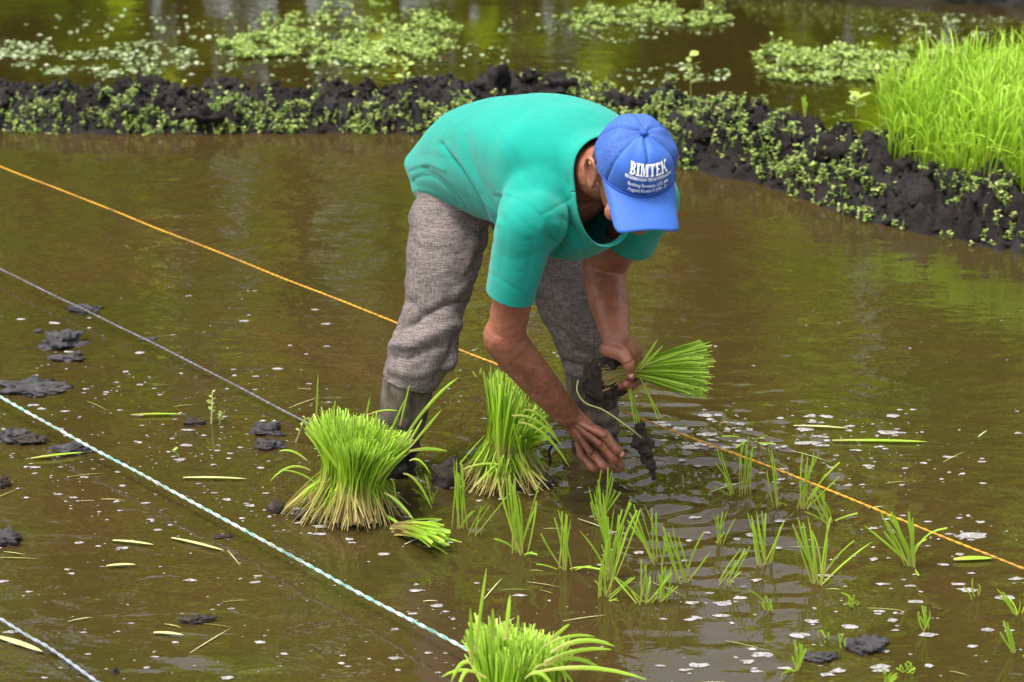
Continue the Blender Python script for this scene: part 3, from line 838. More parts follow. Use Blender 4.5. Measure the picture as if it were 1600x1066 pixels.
# right hand: pinching a seedling into the mud
finger([W(930, 672, 4.35), W(946, 680, 4.335), W(964, 703, 4.325), W(972, 711, 4.33)], 0.0105, 0.0078)      # index
finger([W(925, 682, 4.36), W(939, 692, 4.345), W(959, 715, 4.335), W(970, 727, 4.345)], 0.0108, 0.0080)     # middle
finger([W(915, 690, 4.375), W(925, 707, 4.365), W(942, 728, 4.35), W(957, 734, 4.36)], 0.0105, 0.0078)      # ring
finger([W(905, 692, 4.39), W(909, 712, 4.385), W(926, 731, 4.37), W(941, 737, 4.375)], 0.0098, 0.0068)      # little
finger([W(925, 700, 4.41), W(948, 714, 4.41), W(966, 733, 4.385)], 0.012, 0.0085)                            # thumb
# tendons and knuckles on the back
for a, b in (((902, 660, 4.352), (944, 679, 4.328)), ((900, 664, 4.352), (936, 692, 4.336)), ((897, 668, 4.358), (922, 705, 4.355))):
    full.add(*tube([W(*a), W(*b)], [0.006, 0.0085], seg=10))
# left hand: fist round the bunch, thumb down the near side, fingers under it
finger([W(974, 552, 4.30), W(983, 570, 4.283), W(986, 588, 4.288)], 0.0125, 0.0088)                          # thumb
finger([W(988, 556, 4.35), W(1002, 562, 4.375), W(1004, 590, 4.385), W(988, 602, 4.345), W(978, 600, 4.315)], 0.0105, 0.0080)
finger([W(984, 556, 4.38), W(998, 566, 4.405), W(998, 592, 4.41), W(982, 606, 4.365), W(969, 602, 4.325)], 0.0108, 0.0082)
finger([W(978, 556, 4.40), W(990, 568, 4.425), W(988, 592, 4.43), W(972, 608, 4.38), W(961, 606, 4.335)], 0.0104, 0.0078)
finger([W(970, 556, 4.41), W(980, 568, 4.435), W(978, 592, 4.435), W(964, 610, 4.39), W(952, 609, 4.345)], 0.0095, 0.0070)
pme = full.mesh("person")
person = link("person", pme, M['skin'], label="man in teal T-shirt and blue cap bending over to plant rice", cat="person")
# origin at the water line below the pelvis
pme.transform(Matrix.Translation(-person_loc)); person.location = person_loc
bpy.data.meshes.remove(bme)
def pchild(name, me, mat, parent=None, label=None, kind=None):
    o = link(name, me, mat, label=label, kind=kind)
    par = parent or person
    o.parent = par
    o.matrix_parent_inverse = Matrix.Translation(-person_loc)
    return o
def sub(name, me, mat, par, kind=None):          # child of a part (whose own origin is the world origin of its mesh)
    o = link(name, me, mat, kind=kind); o.parent = par
    return o
# finger nails
for tip, back in ((W(986, 586, 4.279), (986, 588, 4.288)), (W(971, 709, 4.322), (972, 711, 4.33))):
    pchild("nail", MB().add(*ellipsoid(tip, [RT, FW, UP], (0.0058, 0.003, 0.0068), 12)).mesh("nail"), M['nail'])

# ---------------------------------------------------------------- shirt
sh = MB()
ts = np.linspace(-0.36, 1.10, 34)
arch = 0.060 * np.sin(np.clip(ts, 0, 1) * math.pi) + 0.028 * np.exp(-((ts - 0.10) / 0.20) ** 2) - 0.02 * np.clip(-ts, 0, 1) / 0.2
Cs = P[None] + (N_ - P)[None] * ts[:, None] + ZU[None] * arch[:, None]
a_ = np.interp(ts, [-0.36, 0.0, 0.3, 0.6, 0.82, 0.94, 1.02, 1.10], [0.100, 0.132, 0.155, 0.162, 0.165, 0.125, 0.080, 0.072])
bd = np.interp(ts, [-0.36, 0.0, 0.3, 0.6, 0.85, 0.98, 1.10], [0.092, 0.106, 0.112, 0.106, 0.094, 0.072, 0.062])
bv = np.interp(ts, [-0.2, 0.0, 0.25, 0.5, 0.72, 0.88, 1.0, 1.10], [0.115, 0.125, 0.145, 0.178, 0.222, 0.215, 0.170, 0.15])
kk = np.interp(ts, [-0.2, 0.2, 0.7, 1.1], [0.35, 0.12, 0.0, 0.25])
D_ = norm(ZU[None] - F_[None] * kk[:, None])
hemw = np.exp(-((ts + 0.16) / 0.16) ** 2)
sh.add(*ring_mesh(Cs, L_[None] * a_[:, None], D_ * bd[:, None], 40, power=2.3, bneg=D_ * bv[:, None]))
cR = W(797, 461, 4.215); cRd = norm(cR - SR)
sh.add(*tube([SR + L_ * 0.06 - ZU * 0.035, SR - ZU * 0.022, mid(SR, cR, 0.5), cR, cR + cRd * 0.04], [(0.056, 0.056), (0.061, 0.060), (0.062, 0.054), (0.057, 0.048), (0.057, 0.048)], ref=F_, seg=28, caps=False))
sh.add(*tube([SR + L_ * 0.015 - ZU * 0.018 - F_ * 0.03, mid(SR, P + (N_ - P) * 0.80, 0.55) + ZU * 0.012], [(0.062, 0.055), (0.085, 0.075)], seg=24))
cL = W(986, 374, 4.42); cLd = norm(cL - SL)
sh.add(*tube([SL - L_ * 0.05, SL, mid(SL, cL, 0.5), cL, cL + cLd * 0.04], [(0.075, 0.07), (0.068, 0.066), (0.060, 0.060), (0.056, 0.054), (0.056, 0.054)], ref=F_, seg=28, caps=False))
sme = remesh(sh, 0.0042, 44, 0.5)
bm = bmesh.new(); bm.from_mesh(sme)
# hem, cuffs, neck
hem_c = P + F_ * 0.005
hem_n = norm(-F_ * 1.0 + ZU * 0.50 - L_ * 0.0)
hem_n = norm(-F_ - ZU * 0.42)
cut(bm, P - F_ * 0.028, norm(-F_ - ZU * 0.85))
cut(bm, cR, cRd, rad=0.085)
cut(bm, cL, norm(cLd), rad=0.067)
nk_n = norm(F_ * 1.0 + ZU * 0.15)
NKC = N_ + F_ * 0.028
cut(bm, NKC, nk_n, lat=0.078)
bmesh.ops.subdivide_edges(bm, edges=[], cuts=1)
bm.to_mesh(sme); bm.free()
# wrinkles and seams as relief on the cloth
folds = [  # polyline in photo px, amplitude (m), half width (px)
    ([(690, 225), (706, 247), (729, 274), (750, 312), (770, 358)], -0.0095, 4.5),
    ([(700, 230), (722, 255), (746, 292), (768, 335)], 0.0045, 6),
    ([(713, 195), (724, 250), (748, 300), (778, 350)], 0.0035, 7), ([(728, 215), (742, 262), (766, 312), (786, 345)], -0.0035, 5),
    ([(650, 245), (672, 242), (700, 250)], -0.0014, 4), ([(643, 284), (656, 276), (676, 277), (700, 296), (716, 318)], -0.0032, 3.5),
    ([(648, 262), (670, 256), (694, 264)], 0.003, 4), ([(652, 296), (682, 304), (712, 330), (742, 352)], 0.0025, 4),
    ([(668, 268), (690, 280), (716, 306), (738, 338)], -0.003, 3.5), ([(640, 268), (655, 262), (668, 262)], -0.004, 3),
    ([(775, 306), (800, 309), (826, 322), (848, 342), (862, 375)], -0.0030, 3.0), ([(778, 303), (802, 305), (830, 318), (853, 338)], 0.0015, 3),
    ([(846, 336), (880, 318), (911, 300)], -0.0025, 3),
    ([(862, 372), (874, 385), (862, 402)], -0.008, 5), ([(868, 352), (886, 370), (900, 395)], 0.004, 6), ([(880, 340), (902, 366), (915, 395)], -0.004, 5),
    ([(905, 330), (918, 360), (908, 388)], 0.003, 6), ([(925, 365), (945, 378), (965, 375)], -0.004, 5),
    ([(820, 345), (832, 385), (822, 440)], -0.0022, 6), ([(845, 355), (848, 400), (838, 445)], 0.0022, 6), ([(806, 335), (824, 354), (844, 368)], -0.0016, 4),
    ([(790, 345), (788, 390), (780, 430)], -0.0012, 7),
    ([(763, 425), (797, 446), (832, 468)], -0.0016, 2.2),
    ([(790, 215), (830, 260), (850, 305)], 0.003, 14), ([(870, 235), (880, 280), (905, 300)], -0.003, 9), ([(760, 180), (800, 240), (830, 290)], -0.0022, 12), ([(830, 180), (860, 230), (875, 290)], 0.0022, 10),
    ([(905, 285), (915, 320), (925, 350)], 0.003, 5), ([(890, 215), (915, 235), (925, 250)], -0.0025, 6),
]
def seg_dist(Q, poly):
    best = np.full(len(Q), 1e9)
    for (x0, y0), (x1, y1) in zip(poly[:-1], poly[1:]):
        a = np.array([x0, y0], float); d = np.array([x1 - x0, y1 - y0], float)
        u = np.clip(((Q - a) @ d) / (d @ d), 0, 1)
        best = np.minimum(best, np.linalg.norm(Q - a - u[:, None] * d, axis=1))
    return best
def apply_folds(me, folds, nz_amp, nz_dir, nz_scale, seed):
    V = get_co(me); Nn = get_no(me)
    Q = project(V)
    face = np.clip(((C0 - V) * Nn).sum(1) / np.linalg.norm(C0 - V, axis=1) * 3, 0, 1)
    disp = np.zeros(len(V))
    for poly, amp, wd in folds:
        pl = catmull(np.array([(x, y, 0) for x, y in poly], float), 24)[:, :2]
        d = seg_dist(Q, [tuple(q) for q in pl])
        disp += amp * (np.exp(-np.abs(d) / (wd * 0.8)) if amp < 0 else 0.7 * np.exp(-(d / wd) ** 2)) * face
    q = V @ nz_dir.T * nz_scale
    qw = q + 0.5 * np.stack([pnoise(q * 0.7, seed + 1), pnoise(q * 0.7, seed + 2), pnoise(q * 0.7, seed + 3)], 1)
    rd = np.abs(pnoise(qw, seed + 9)) ** 0.6 + 0.5 * np.abs(pnoise(qw * 2.1, seed + 10)) ** 0.6
    disp += nz_amp * (1.2 * rd - 0.6 + 0.6 * fbm(q * 0.6, 2, seed))
    set_co(me, V + Nn * disp[:, None])
fold_dir = np.stack([norm(F_ * 0.9 - ZU * 0.5) * 0.45, norm(F_ * 0.5 + ZU * 0.9) * 1.0, L_ * 0.7])
apply_folds(sme, folds, 0.0024, fold_dir, 12.0, 70)
hn = np.array(norm(-F_ - ZU * 0.85)); V = get_co(sme); Nn = get_no(sme)
dh = -((V - (P - F_ * 0.028)) @ hn); dl = np.abs((V - N_) @ L_)
ang_ = np.arctan2((V - P) @ ZU, (V - P) @ L_)
hw = np.exp(-np.clip(dh, 0, 1) / 0.05) * (np.abs((V - P) @ F_) < 0.2)
V = V + Nn * (hw * (0.0022 * np.sin(ang_ * 7 + 1) + 0.0018 * np.sin(ang_ * 13 + 2.2)))[:, None]
set_co(sme, V + Nn * (-0.0015 * np.exp(-((dh - 0.022) / 0.004) ** 2))[:, None])
sm_o = pchild("shirt", sme, M['shirt'])
md = sm_o.modifiers.new("thick", 'SOLIDIFY'); md.thickness = 0.0022; md.offset = 0
# collar band along the rim of the neck hole
bm = bmesh.new(); bm.from_mesh(sme)
lp = np.array([v.co[:] for v in bm.verts if v.is_boundary and (v.co - Vector(NKC)).length < 0.16])
bm.free()
q = lp - lp.mean(0); Dn = norm(np.cross(L_, nk_n))
ang = np.arctan2(q @ Dn, q @ L_)
lp = lp[np.argsort(ang)][::3]
for _ in range(4): lp = 0.5 * lp + 0.25 * (np.roll(lp, 1, 0) + np.roll(lp, -1, 0))
lp = np.vstack([lp, lp[:1]])
V, F = tube(lp, np.tile([[0.0095, 0.0026]], (len(lp), 1)), n=160, seg=10, ref=F_, caps=False)
pchild("collar", mk_mesh("collar", V, F), M['shirt'])

# ---------------------------------------------------------------- trousers
tr = MB()
tr.add(*tube([P - F_ * 0.030 - ZU * 0.02, P - ZU * 0.015, P + F_ * 0.09], [(0.105, 0.070), (0.125, 0.085), (0.115, 0.080)], ref=L_, seg=36))
def px_leg(pts):
    return [W(*p[:3]) for p in pts], [p[3] for p in pts]
pr_, rr_ = px_leg([(706, 300, 4.65, 0.066), (702, 340, 4.63, 0.090), (694, 400, 4.58, 0.082), (685, 450, 4.55, 0.073), (676, 495, 4.52, 0.066), (664, 540, 4.50, 0.074), (650, 572, 4.49, 0.066), (641, 592, 4.49, 0.062), (636, 615, 4.49, 0.060)])
tr.add(*tube(pr_, rr_, n=50, seg=32))
tr.add(*tube([W(672, 555, 4.48), W(692, 560, 4.47)], [0.055, 0.034]))
pl_, rl_ = px_leg([(800, 315, 4.79, 0.07), (850, 370, 4.74, 0.096), (890, 430, 4.68, 0.094), (912, 480, 4.65, 0.095), (926, 530, 4.64, 0.084), (934, 565, 4.64, 0.078), (936, 590, 4.64, 0.070), (937, 612, 4.64, 0.068)])
tr.add(*tube(pl_, rl_, n=50, seg=32))
tme = remesh(tr, 0.0065, 6, 0.5)
bm = bmesh.new(); bm.from_mesh(tme)
cut(bm, W(641, 594, 4.49), norm(np.array([-0.25, 0, -1.0])), rad=0.11)
cut(bm, W(936, 584, 4.64), norm(np.array([0.05, 0, -1.0])), rad=0.13)
bm.to_mesh(tme); bm.free()
tfolds = [([(618, 515), (650, 500), (690, 480), (722, 470)], -0.009, 8), ([(612, 540), (650, 535), (690, 515), (715, 510)], 0.007, 9), ([(614, 560), (645, 560), (670, 545)], -0.006, 6),
          ([(612, 578), (650, 585), (690, 575)], 0.005, 6), ([(680, 590), (700, 560), (712, 530)], -0.008, 7), ([(640, 470), (655, 490), (640, 510)], -0.006, 7),
          ([(720, 440), (735, 420), (750, 395)], -0.006, 9), ([(690, 330), (730, 350), (760, 372)], -0.006, 10), ([(650, 320), (660, 380), (655, 430)], 0.003, 12),
          ([(745, 375), (730, 420), (712, 470)], 0.006, 9), ([(620, 545), (640, 550), (690, 540)], -0.004, 5),
          ([(845, 470), (880, 520), (920, 560)], -0.006, 9), ([(870, 430), (900, 500), (940, 560)], 0.005, 12), ([(985, 480), (975, 530), (950, 570)], -0.006, 8),
          ([(870, 560), (900, 572), (950, 575)], -0.006, 5), ([(870, 575), (900, 585), (940, 588)], 0.004, 4)]
tfolds = [(a_, b_ * 1.7, c_) for a_, b_, c_ in tfolds]
apply_folds(tme, tfolds, 0.0052, np.stack([RT * 0.8, np.array([0, 0.8, 0]), ZU * 1.5]), 13.0, 90)
tr_o = pchild("trousers", tme, M['trousers'])
md = tr_o.modifiers.new("thick", 'SOLIDIFY'); md.thickness = 0.003; md.offset = 0

# ---------------------------------------------------------------- boots
def boot(top, wl, r, seed, dx):
    ax = norm(wl - top)
    Cc = [top, mid(top, wl, 0.3), mid(top, wl, 0.65), wl, wl + ax * 0.10 + np.array([0, 0, -0.06])]
    mb = MB()
    mb.add(*tube([top - ax * 0.02] + Cc, [r[0] * 1.0, r[0], r[1], r[2], r[3], 0.052], n=40, seg=30, caps=False))
    mb.add(*tube([Cc[-1] - F_ * 0.03, Cc[-1] + F_ * 0.09 - ZU * 0.03, Cc[-1] + F_ * 0.15 - ZU * 0.04], [(0.05, 0.045), (0.05, 0.04), (0.038, 0.025)], ref=L_, seg=20))
    me = remesh(mb, 0.006, 4, 0.5)
    bm = bmesh.new(); bm.from_mesh(me)
    cut(bm, top, -ax + np.array([0.1 * dx, 0, 0.0]), rad=0.11)
    bm.to_mesh(me); bm.free()
    V = get_co(me); Nn = get_no(me)
    cr = 0.004 * np.sin(V[:, 2] * 150 + 2 * pnoise(V * 14, seed)) * np.exp(-((V[:, 2] - 0.05) / 0.07) ** 2)
    set_co(me, V + Nn * (cr + 0.003 * fbm(V * 16, 3, seed))[:, None])
    o = pchild("boot", me, M['boot'])
    md = o.modifiers.new("thick", 'SOLIDIFY'); md.thickness = 0.004; md.offset = -1
    return o
boot(W(641, 580, 4.49), W(613, 745, 4.50), (0.0600, 0.057, 0.050, 0.047), 5, -1)
boot(W(925, 576, 4.63), W(931, 704, 4.63), (0.0640, 0.061, 0.056, 0.054), 6, 1)

# ---------------------------------------------------------------- cap and hair
CC = HP(-0.012, 0, 0.024)
RF, RL, RU = 0.092, 0.0815, 0.083
def cap_pt(phi, s, off=0.0):
    """phi angle from the front (towards his left), s 0 rim..1 top"""
    al = s * math.pi / 2
    e = 0.80
    rho = np.cos(al) ** e if not isinstance(al, np.ndarray) else np.clip(np.cos(al), 0, 1) ** e
    h = np.clip(np.sin(al), 0, 1) ** 0.88
    rf = RF * (1 + 0.0 * phi)
    return (CC[None] + Nf2[None] * ((rf + off) * rho * np.cos(phi))[:, None] + Lh[None] * ((RL + off) * rho * np.sin(phi))[:, None] + Uh2[None] * ((RU + off) * h)[:, None])
def cap_patch(p0, p1, s0, s1, npn, ns, off=0.0, wob=True):
    ph = np.linspace(p0, p1, npn); ss = np.linspace(s0, s1, ns)
    PH, SS = np.meshgrid(ph, ss)
    ed = np.minimum(np.abs(PH - p0), np.abs(PH - p1))
    o = off - 0.0030 * np.exp(-(ed * np.cos(SS * math.pi / 2) / 0.035) ** 2)
    o = o + 0.0010 * np.sin(PH * 9 + SS * 5) + 0.0012 * np.sin(SS * 11 + PH * 3)
    V = cap_pt(PH.ravel(), SS.ravel(), o.ravel())
    return V, grid_faces(npn, ns)
ca = MB()
ca.add(*cap_patch(math.radians(62), math.radians(298), -0.02, 0.30, 60, 12, -0.006))
ca.add(*cap_patch(0, 2 * math.pi, 0.05, 0.999, 72, 24, -0.006))
cap = pchild("cap", ca.mesh("cap"), M['seam'], label="blue trucker cap with white lettering")
edges = [-58, 0, 58, 118, 180, 242]
for i in range(6):
    a = math.radians(edges[i]); b = math.radians(edges[(i + 1) % 6] + (360 if i == 5 else 0))
    g = 0.004
    V, F = cap_patch(a + g, b - g, 0.0, 0.985, 26, 26)
    sub("panel", mk_mesh("panel", V, F), M['cap'] if i < 2 else M['capmesh'], cap)
# button
sub("button", MB().add(*ellipsoid(CC + Uh2 * (RU + 0.001), [Nf2, Lh, Uh2], (0.0085, 0.0085, 0.0055), 16)).mesh("button"), M['seam'], cap)
# brim
nu, nv = 41, 14
u = np.linspace(-1, 1, nu); v = np.linspace(0, 1, nv)
UU, VV = np.meshgrid(u, v)
ph = UU * math.radians(64)
base = cap_pt(ph.ravel(), np.full(ph.size, 0.0)) 
bf = RF * np.cos(ph); bl = RL * np.sin(ph)
au = np.abs(UU)
of_ = 0.030 + 0.150 * (1 - au ** 4.2) ** 0.55 * (1 - 0.05 * au ** 2)
ol = 0.0640 * np.sign(UU) * np.minimum(1, (np.sin(np.minimum(au * 1.25, 1) * math.pi / 2)) ** 0.95)
of_ = np.where(au > 0.8, 0.032 + (1 - (au - 0.8) / 0.2) * 0.105, 0.148 + 0.031 * (1 - (au / 0.8) ** 2.4)) 
of_ = 0.026 + (0.162 - 0.026) * np.clip(1 - au ** 5, 0, 1) ** 0.62
fwd = bf + (of_ - bf) * VV; lat = bl + (ol - bl) * VV
dro = -0.016 * VV ** 1.1 - 0.24 * VV * lat ** 2 / 0.08 - 0.001
VB_ = CC[None] + Nf2[None] * fwd.ravel()[:, None] + Lh[None] * lat.ravel()[:, None] + Uh2[None] * dro.ravel()[:, None]
br = sub("brim", mk_mesh("brim", VB_, grid_faces(nu, nv)), M['cap'], cap)
md = br.modifiers.new("thick", 'SOLIDIFY'); md.thickness = 0.003; md.offset = 0
# piping where the brim meets the crown
pp = cap_pt(np.radians(np.linspace(-64, 64, 40)), np.full(40, 0.01), 0.001)
sub("piping", MB().add(*tube(pp[::3], np.full(14, 0.0016), n=60, seg=8)).mesh("piping"), M['seam'], cap)

# lettering on the front panels
def on_cap(uv, off=0.0030):
    """uv metres on the front: u to his left, v up from the rim"""
    u_, v_ = uv[:, 0], uv[:, 1]
    s = v_ / 0.128
    al = np.clip(s, 0, 1) * math.pi / 2
    phi = u_ / (0.092 * np.cos(al) ** 0.5)
    return cap_pt(phi, s, np.full(len(s), off))
def bar(x0, y0, x1, y1, w):
    d = np.array([x1 - x0, y1 - y0], float); n_ = np.array([-d[1], d[0]]) / (np.linalg.norm(d) + 1e-9) * w / 2
    return [(x0 - n_[0], y0 - n_[1]), (x1 - n_[0], y1 - n_[1]), (x1 + n_[0], y1 + n_[1]), (x0 + n_[0], y0 + n_[1])]
S_ = 0.16   # serif slab height
def letter(ch):
    q = []
    def slab(x0, x1, top):
        q.append([(x0, 1 - S_), (x1, 1 - S_), (x1, 1), (x0, 1)] if top else [(x0, 0), (x1, 0), (x1, S_), (x0, S_)])
    if ch == 'I':
        q.append([(0.10, 0), (0.34, 0), (0.34, 1), (0.10, 1)]); slab(0, 0.10, 0); slab(0.34, 0.44, 0); slab(0, 0.10, 1); slab(0.34, 0.44, 1); w = 0.44
    elif ch == 'B':
        q.append([(0.08, 0), (0.30, 0), (0.30, 1), (0.08, 1)]); slab(0, 0.08, 0); slab(0, 0.08, 1)
        for y0, y1, xr in ((0, 0.53, 0.70), (0.47, 1, 0.66)):
            a = np.linspace(-math.pi / 2, math.pi / 2, 9); cy = (y0 + y1) / 2; ry = (y1 - y0) / 2
            for a0, a1 in zip(a[:-1], a[1:]):
                q.append([(0.30 + (xr - 0.30) * math.cos(a0), cy + ry * math.sin(a0)), (0.30 + (xr - 0.30) * math.cos(a1), cy + ry * math.sin(a1)),
                          (0.30 + (xr - 0.50) * math.cos(a1), cy + (ry - 0.13) * math.sin(a1)), (0.30 + (xr - 0.50) * math.cos(a0), cy + (ry - 0.13) * math.sin(a0))])
        w = 0.70
    elif ch == 'M':
        q += [[(0.08, 0), (0.22, 0), (0.22, 1), (0.08, 1)], [(0.72, 0), (0.95, 0), (0.95, 1), (0.72, 1)], [(0.22, 1), (0.22, 0.72), (0.44, 0.0), (0.52, 0.0), (0.50, 0.34), (0.36, 1)][0:4] and [(0.20, 1), (0.42, 0.0), (0.56, 0.0), (0.36, 1)], [(0.42, 0.02), (0.52, 0.02), (0.76, 1), (0.66, 1)]]
        slab(0, 0.08, 0); slab(0.22, 0.28, 0); slab(0.66, 0.72, 0); slab(0.95, 1.02, 0); slab(0, 0.08, 1); slab(0.95, 1.02, 1); w = 1.02
    elif ch == 'T':
        q += [[(0.26, 0), (0.50, 0), (0.50, 1), (0.26, 1)], [(0, 1 - S_), (0.26, 1 - S_), (0.26, 1), (0, 1)], [(0.5, 1 - S_), (0.76, 1 - S_), (0.76, 1), (0.5, 1)], [(0, 0.68), (0.07, 0.68), (0.07, 0.84), (0, 0.84)], [(0.69, 0.68), (0.76, 0.68), (0.76, 0.84), (0.69, 0.84)]]
        slab(0.18, 0.26, 0); slab(0.50, 0.58, 0); w = 0.76
    elif ch == 'E':
        q += [[(0.08, 0), (0.31, 0), (0.31, 1), (0.08, 1)], [(0.31, 0), (0.68, 0), (0.68, S_), (0.31, S_)], [(0.31, 1 - S_), (0.66, 1 - S_), (0.66, 1), (0.31, 1)], [(0.31, 0.44), (0.52, 0.44), (0.52, 0.58), (0.31, 0.58)], [(0.61, S_), (0.68, S_), (0.68, 0.30), (0.61, 0.30)], [(0.59, 0.70), (0.66, 0.70), (0.66, 1 - S_), (0.59, 1 - S_)]]
        slab(0, 0.08, 0); slab(0, 0.08, 1); w = 0.68
    else:  # K
        q += [[(0.08, 0), (0.31, 0), (0.31, 1), (0.08, 1)], [(0.31, 0.34), (0.31, 0.50), (0.68, 0.97), (0.78, 0.97)], [(0.40, 0.52), (0.52, 0.66), (0.93, 0.0), (0.70, 0.0)]]
        slab(0, 0.08, 0); slab(0.31, 0.38, 0); slab(0.70, 0.96, 0); slab(0, 0.08, 1); slab(0.56, 0.88, 1); w = 0.96
    return q, w
lm = MB()
def put_quads(qs, x0, y0, sc, sx=1.0):
    for q in qs:
        q = np.array(q, float)
        n4 = 4
        P4 = q[:4]
        g = np.linspace(0, 1, 4)
        GU, GV = np.meshgrid(g, g)
        uv = (P4[0][None] * ((1 - GU) * (1 - GV)).ravel()[:, None] + P4[1][None] * (GU * (1 - GV)).ravel()[:, None] + P4[2][None] * (GU * GV).ravel()[:, None] + P4[3][None] * ((1 - GU) * GV).ravel()[:, None])
        uv = uv * np.array([sc * sx, sc]) + np.array([x0, y0])
        lm.add(on_cap(uv), grid_faces(4, 4))
x = 0; items = []
for ch in "BIMTEK":
    q, w = letter(ch); items.append((q, x)); x += w + 0.07
hgt = 0.0255; sx = 0.094 / (x * hgt)
for q, xo in items:
    put_quads(q, (xo - x / 2) * hgt * sx + 0.004, 0.0445, hgt, sx)
sub("lettering", lm.mesh("lettering", False), M['white'], cap)
def text_line(txt, y, size, width, shear=0.0, bold=0.0):
    cu = bpy.data.curves.new("t", 'FONT'); cu.body = txt; cu.size = 1.0; cu.align_x = 'CENTER'; cu.shear = shear; cu.offset = bold; cu.resolution_u = 2
    o = bpy.data.objects.new("t", cu); COL.objects.link(o)
    dg = bpy.context.evaluated_depsgraph_get()
    me = bpy.data.meshes.new_from_object(o.evaluated_get(dg))
    bpy.data.objects.remove(o); bpy.data.curves.remove(cu)
    V = get_co(me)
    sx_ = width / (V[:, 0].max() - V[:, 0].min())
    V2 = on_cap(np.stack([V[:, 0] * sx_ + 0.004, V[:, 1] * size + y], 1))
    set_co(me, V2); me.name = "lettering"
    sub("lettering", me, M['white'], cap)
text_line("PENGEMBANGAN TEKNIS PETERNAKAN", 0.0355, 0.0095, 0.112, 0.1, 0.02)
text_line("Bambang Purwanto, S.ST, MM", 0.0225, 0.0105, 0.094, 0.1, 0.02)
text_line("Anggota Komisi IV DPR - RI", 0.0115, 0.0105, 0.090, 0.1, 0.02)
# hair showing below the cap at the sides and nape
hb = MB()
PH, AA = np.meshgrid(np.radians(np.linspace(85, 275, 50)), np.linspace(0, 1, 8))
hv = CC[None] + Nf2[None] * (0.083 * np.cos(PH)).ravel()[:, None] + Lh[None] * (0.0775 * np.sin(PH)).ravel()[:, None] + Uh2[None] * (0.01 - 0.055 * AA * (0.45 + 0.55 * np.clip(-np.cos(PH), 0, 1))).ravel()[:, None]
hb.add(hv, grid_faces(50, 8))
ho = pchild("hair", hb.mesh("hair"), M['hair'])
md = ho.modifiers.new("thick", 'SOLIDIFY'); md.thickness = 0.006; md.offset = -1

#@@BUNDLES
# ================================================================== SEEDLING BUNCHES
def sheaf(rng, n, base, waist, top, rb, rw, rt, axis_side, n_mid=7, width=(0.0035, 0.006), top_tilt=(0, 0), flat_cut=True, tw=0.3):
    """hourglass of blades from a base disc through a waist to a flared top; base/waist/top are world points"""
    base, waist, top = map(np.asarray, (base, waist, top))
    ax = norm(top - base)
    s1 = norm(np.asarray(axis_side) - ax * (np.asarray(axis_side) @ ax)); s2 = np.cross(ax, s1)
    r = np.sqrt(rng.uniform(0, 1, n)); a = rng.uniform(0, 2 * math.pi, n)
    def disc(c, rad, tw_):
        rad = np.asarray(rad) if not np.isscalar(rad) else np.array([rad, rad])
        aa = a + tw_
        return c[None] + s1[None] * (rad[0] * r * np.cos(aa))[:, None] + s2[None] * (rad[1] * r * np.sin(aa))[:, None]
    p0 = disc(base, rb, tw * 0.5) + rng.normal(0, 0.006, (n, 3))
    pw = disc(waist, rw, 0) + rng.normal(0, 0.004, (n, 3))
    pt = disc(top, rt, rng.normal(0, 0.25, n)) + rng.normal(0, 0.006, (n, 3))
    pt = pt + ax[None] * (rng.normal(0, 0.007 if flat_cut else 0.03, n) + top_tilt[0] * r * np.cos(a) + top_tilt[1] * r * np.sin(a))[:, None]
    ctrl = 2 * pw - 0.5 * p0 - 0.5 * pt
    nk = 26
    ca_, cr_ = rng.uniform(0, 2 * math.pi, nk), np.sqrt(rng.uniform(0, 1, nk))
    ki = np.argmin((r[:, None] * np.cos(a)[:, None] - cr_ * np.cos(ca_)) ** 2 + (r[:, None] * np.sin(a)[:, None] - cr_ * np.sin(ca_)) ** 2, 1)
    pt = pt + rng.normal(0, 0.011, (nk, 3))[ki] + ax[None] * rng.normal(0, 0.006, nk)[ki][:, None]
    p0 = p0 + rng.normal(0, 0.014, (nk, 3))[ki] * np.array([1, 1, 0.35]) + ax[None] * np.abs(rng.normal(0, 0.008, n))[:, None]
    pw = pw + rng.normal(0, 0.008, (nk, 3))[ki]
    path = quad_path(p0, pw * 0.9 + 0.1 * ctrl, pt, n_mid)
    # pull the middle towards the waist
    sd = np.cross(np.repeat(ax[None], n, 0), rand_unit(n, rng))
    return path, rng.uniform(*width, n), sd

def strays(rng, starts, ends, lift, K=8):
    s, e = np.array(starts), np.array(ends)
    m = (s + e) / 2 + np.array([0, 0, 1.0])[None] * np.asarray(lift)[:, None]
    return quad_path(s, m, e, K)

FLAT = lambda K: np.minimum(1, 0.8 + np.linspace(0, 1, K) * 0.6) * np.where(np.linspace(0, 1, K) > 0.97, 0.8, 1)
def add_leaf(parent, path, w, mat, name="leaf", cutoff=False, side=None):
    path = np.asarray(path)[None]
    d = path[0, -1] - path[0, 0]
    sd = side if side is not None else np.cross(d, C0 - path[0, 0])
    me = blade_mesh(name, path, np.array([w]), np.asarray(sd, float)[None] + 1e-6, **({"prof": FLAT(path.shape[1])} if cutoff else {}))
    return link(name, me, mat, parent=parent)

# ---- left bunch
rng = np.random.default_rng(101)
b0 = G(540, 800)
lb = thing("seedling_bundle", b0, "large upright sheaf of cut rice seedlings standing in the water beside his boot", "rice seedlings", "sheaves of rice seedlings set out in the paddy")
top = W(566, 676, b0[1] + 0.03); wst = W(553, 742, b0[1] + 0.01)
pa, w, sd = sheaf(rng, 1900, b0 + ZU * 0.005, wst, top, (0.082, 0.09), (0.048, 0.055), (0.108, 0.125), RT, top_tilt=(0, 0), width=(0.0026, 0.0046))
link("blades", blade_mesh("blades", pa, w, sd, prof=FLAT(pa.shape[1])), M['rice_cut'], parent=lb, kind='stuff')
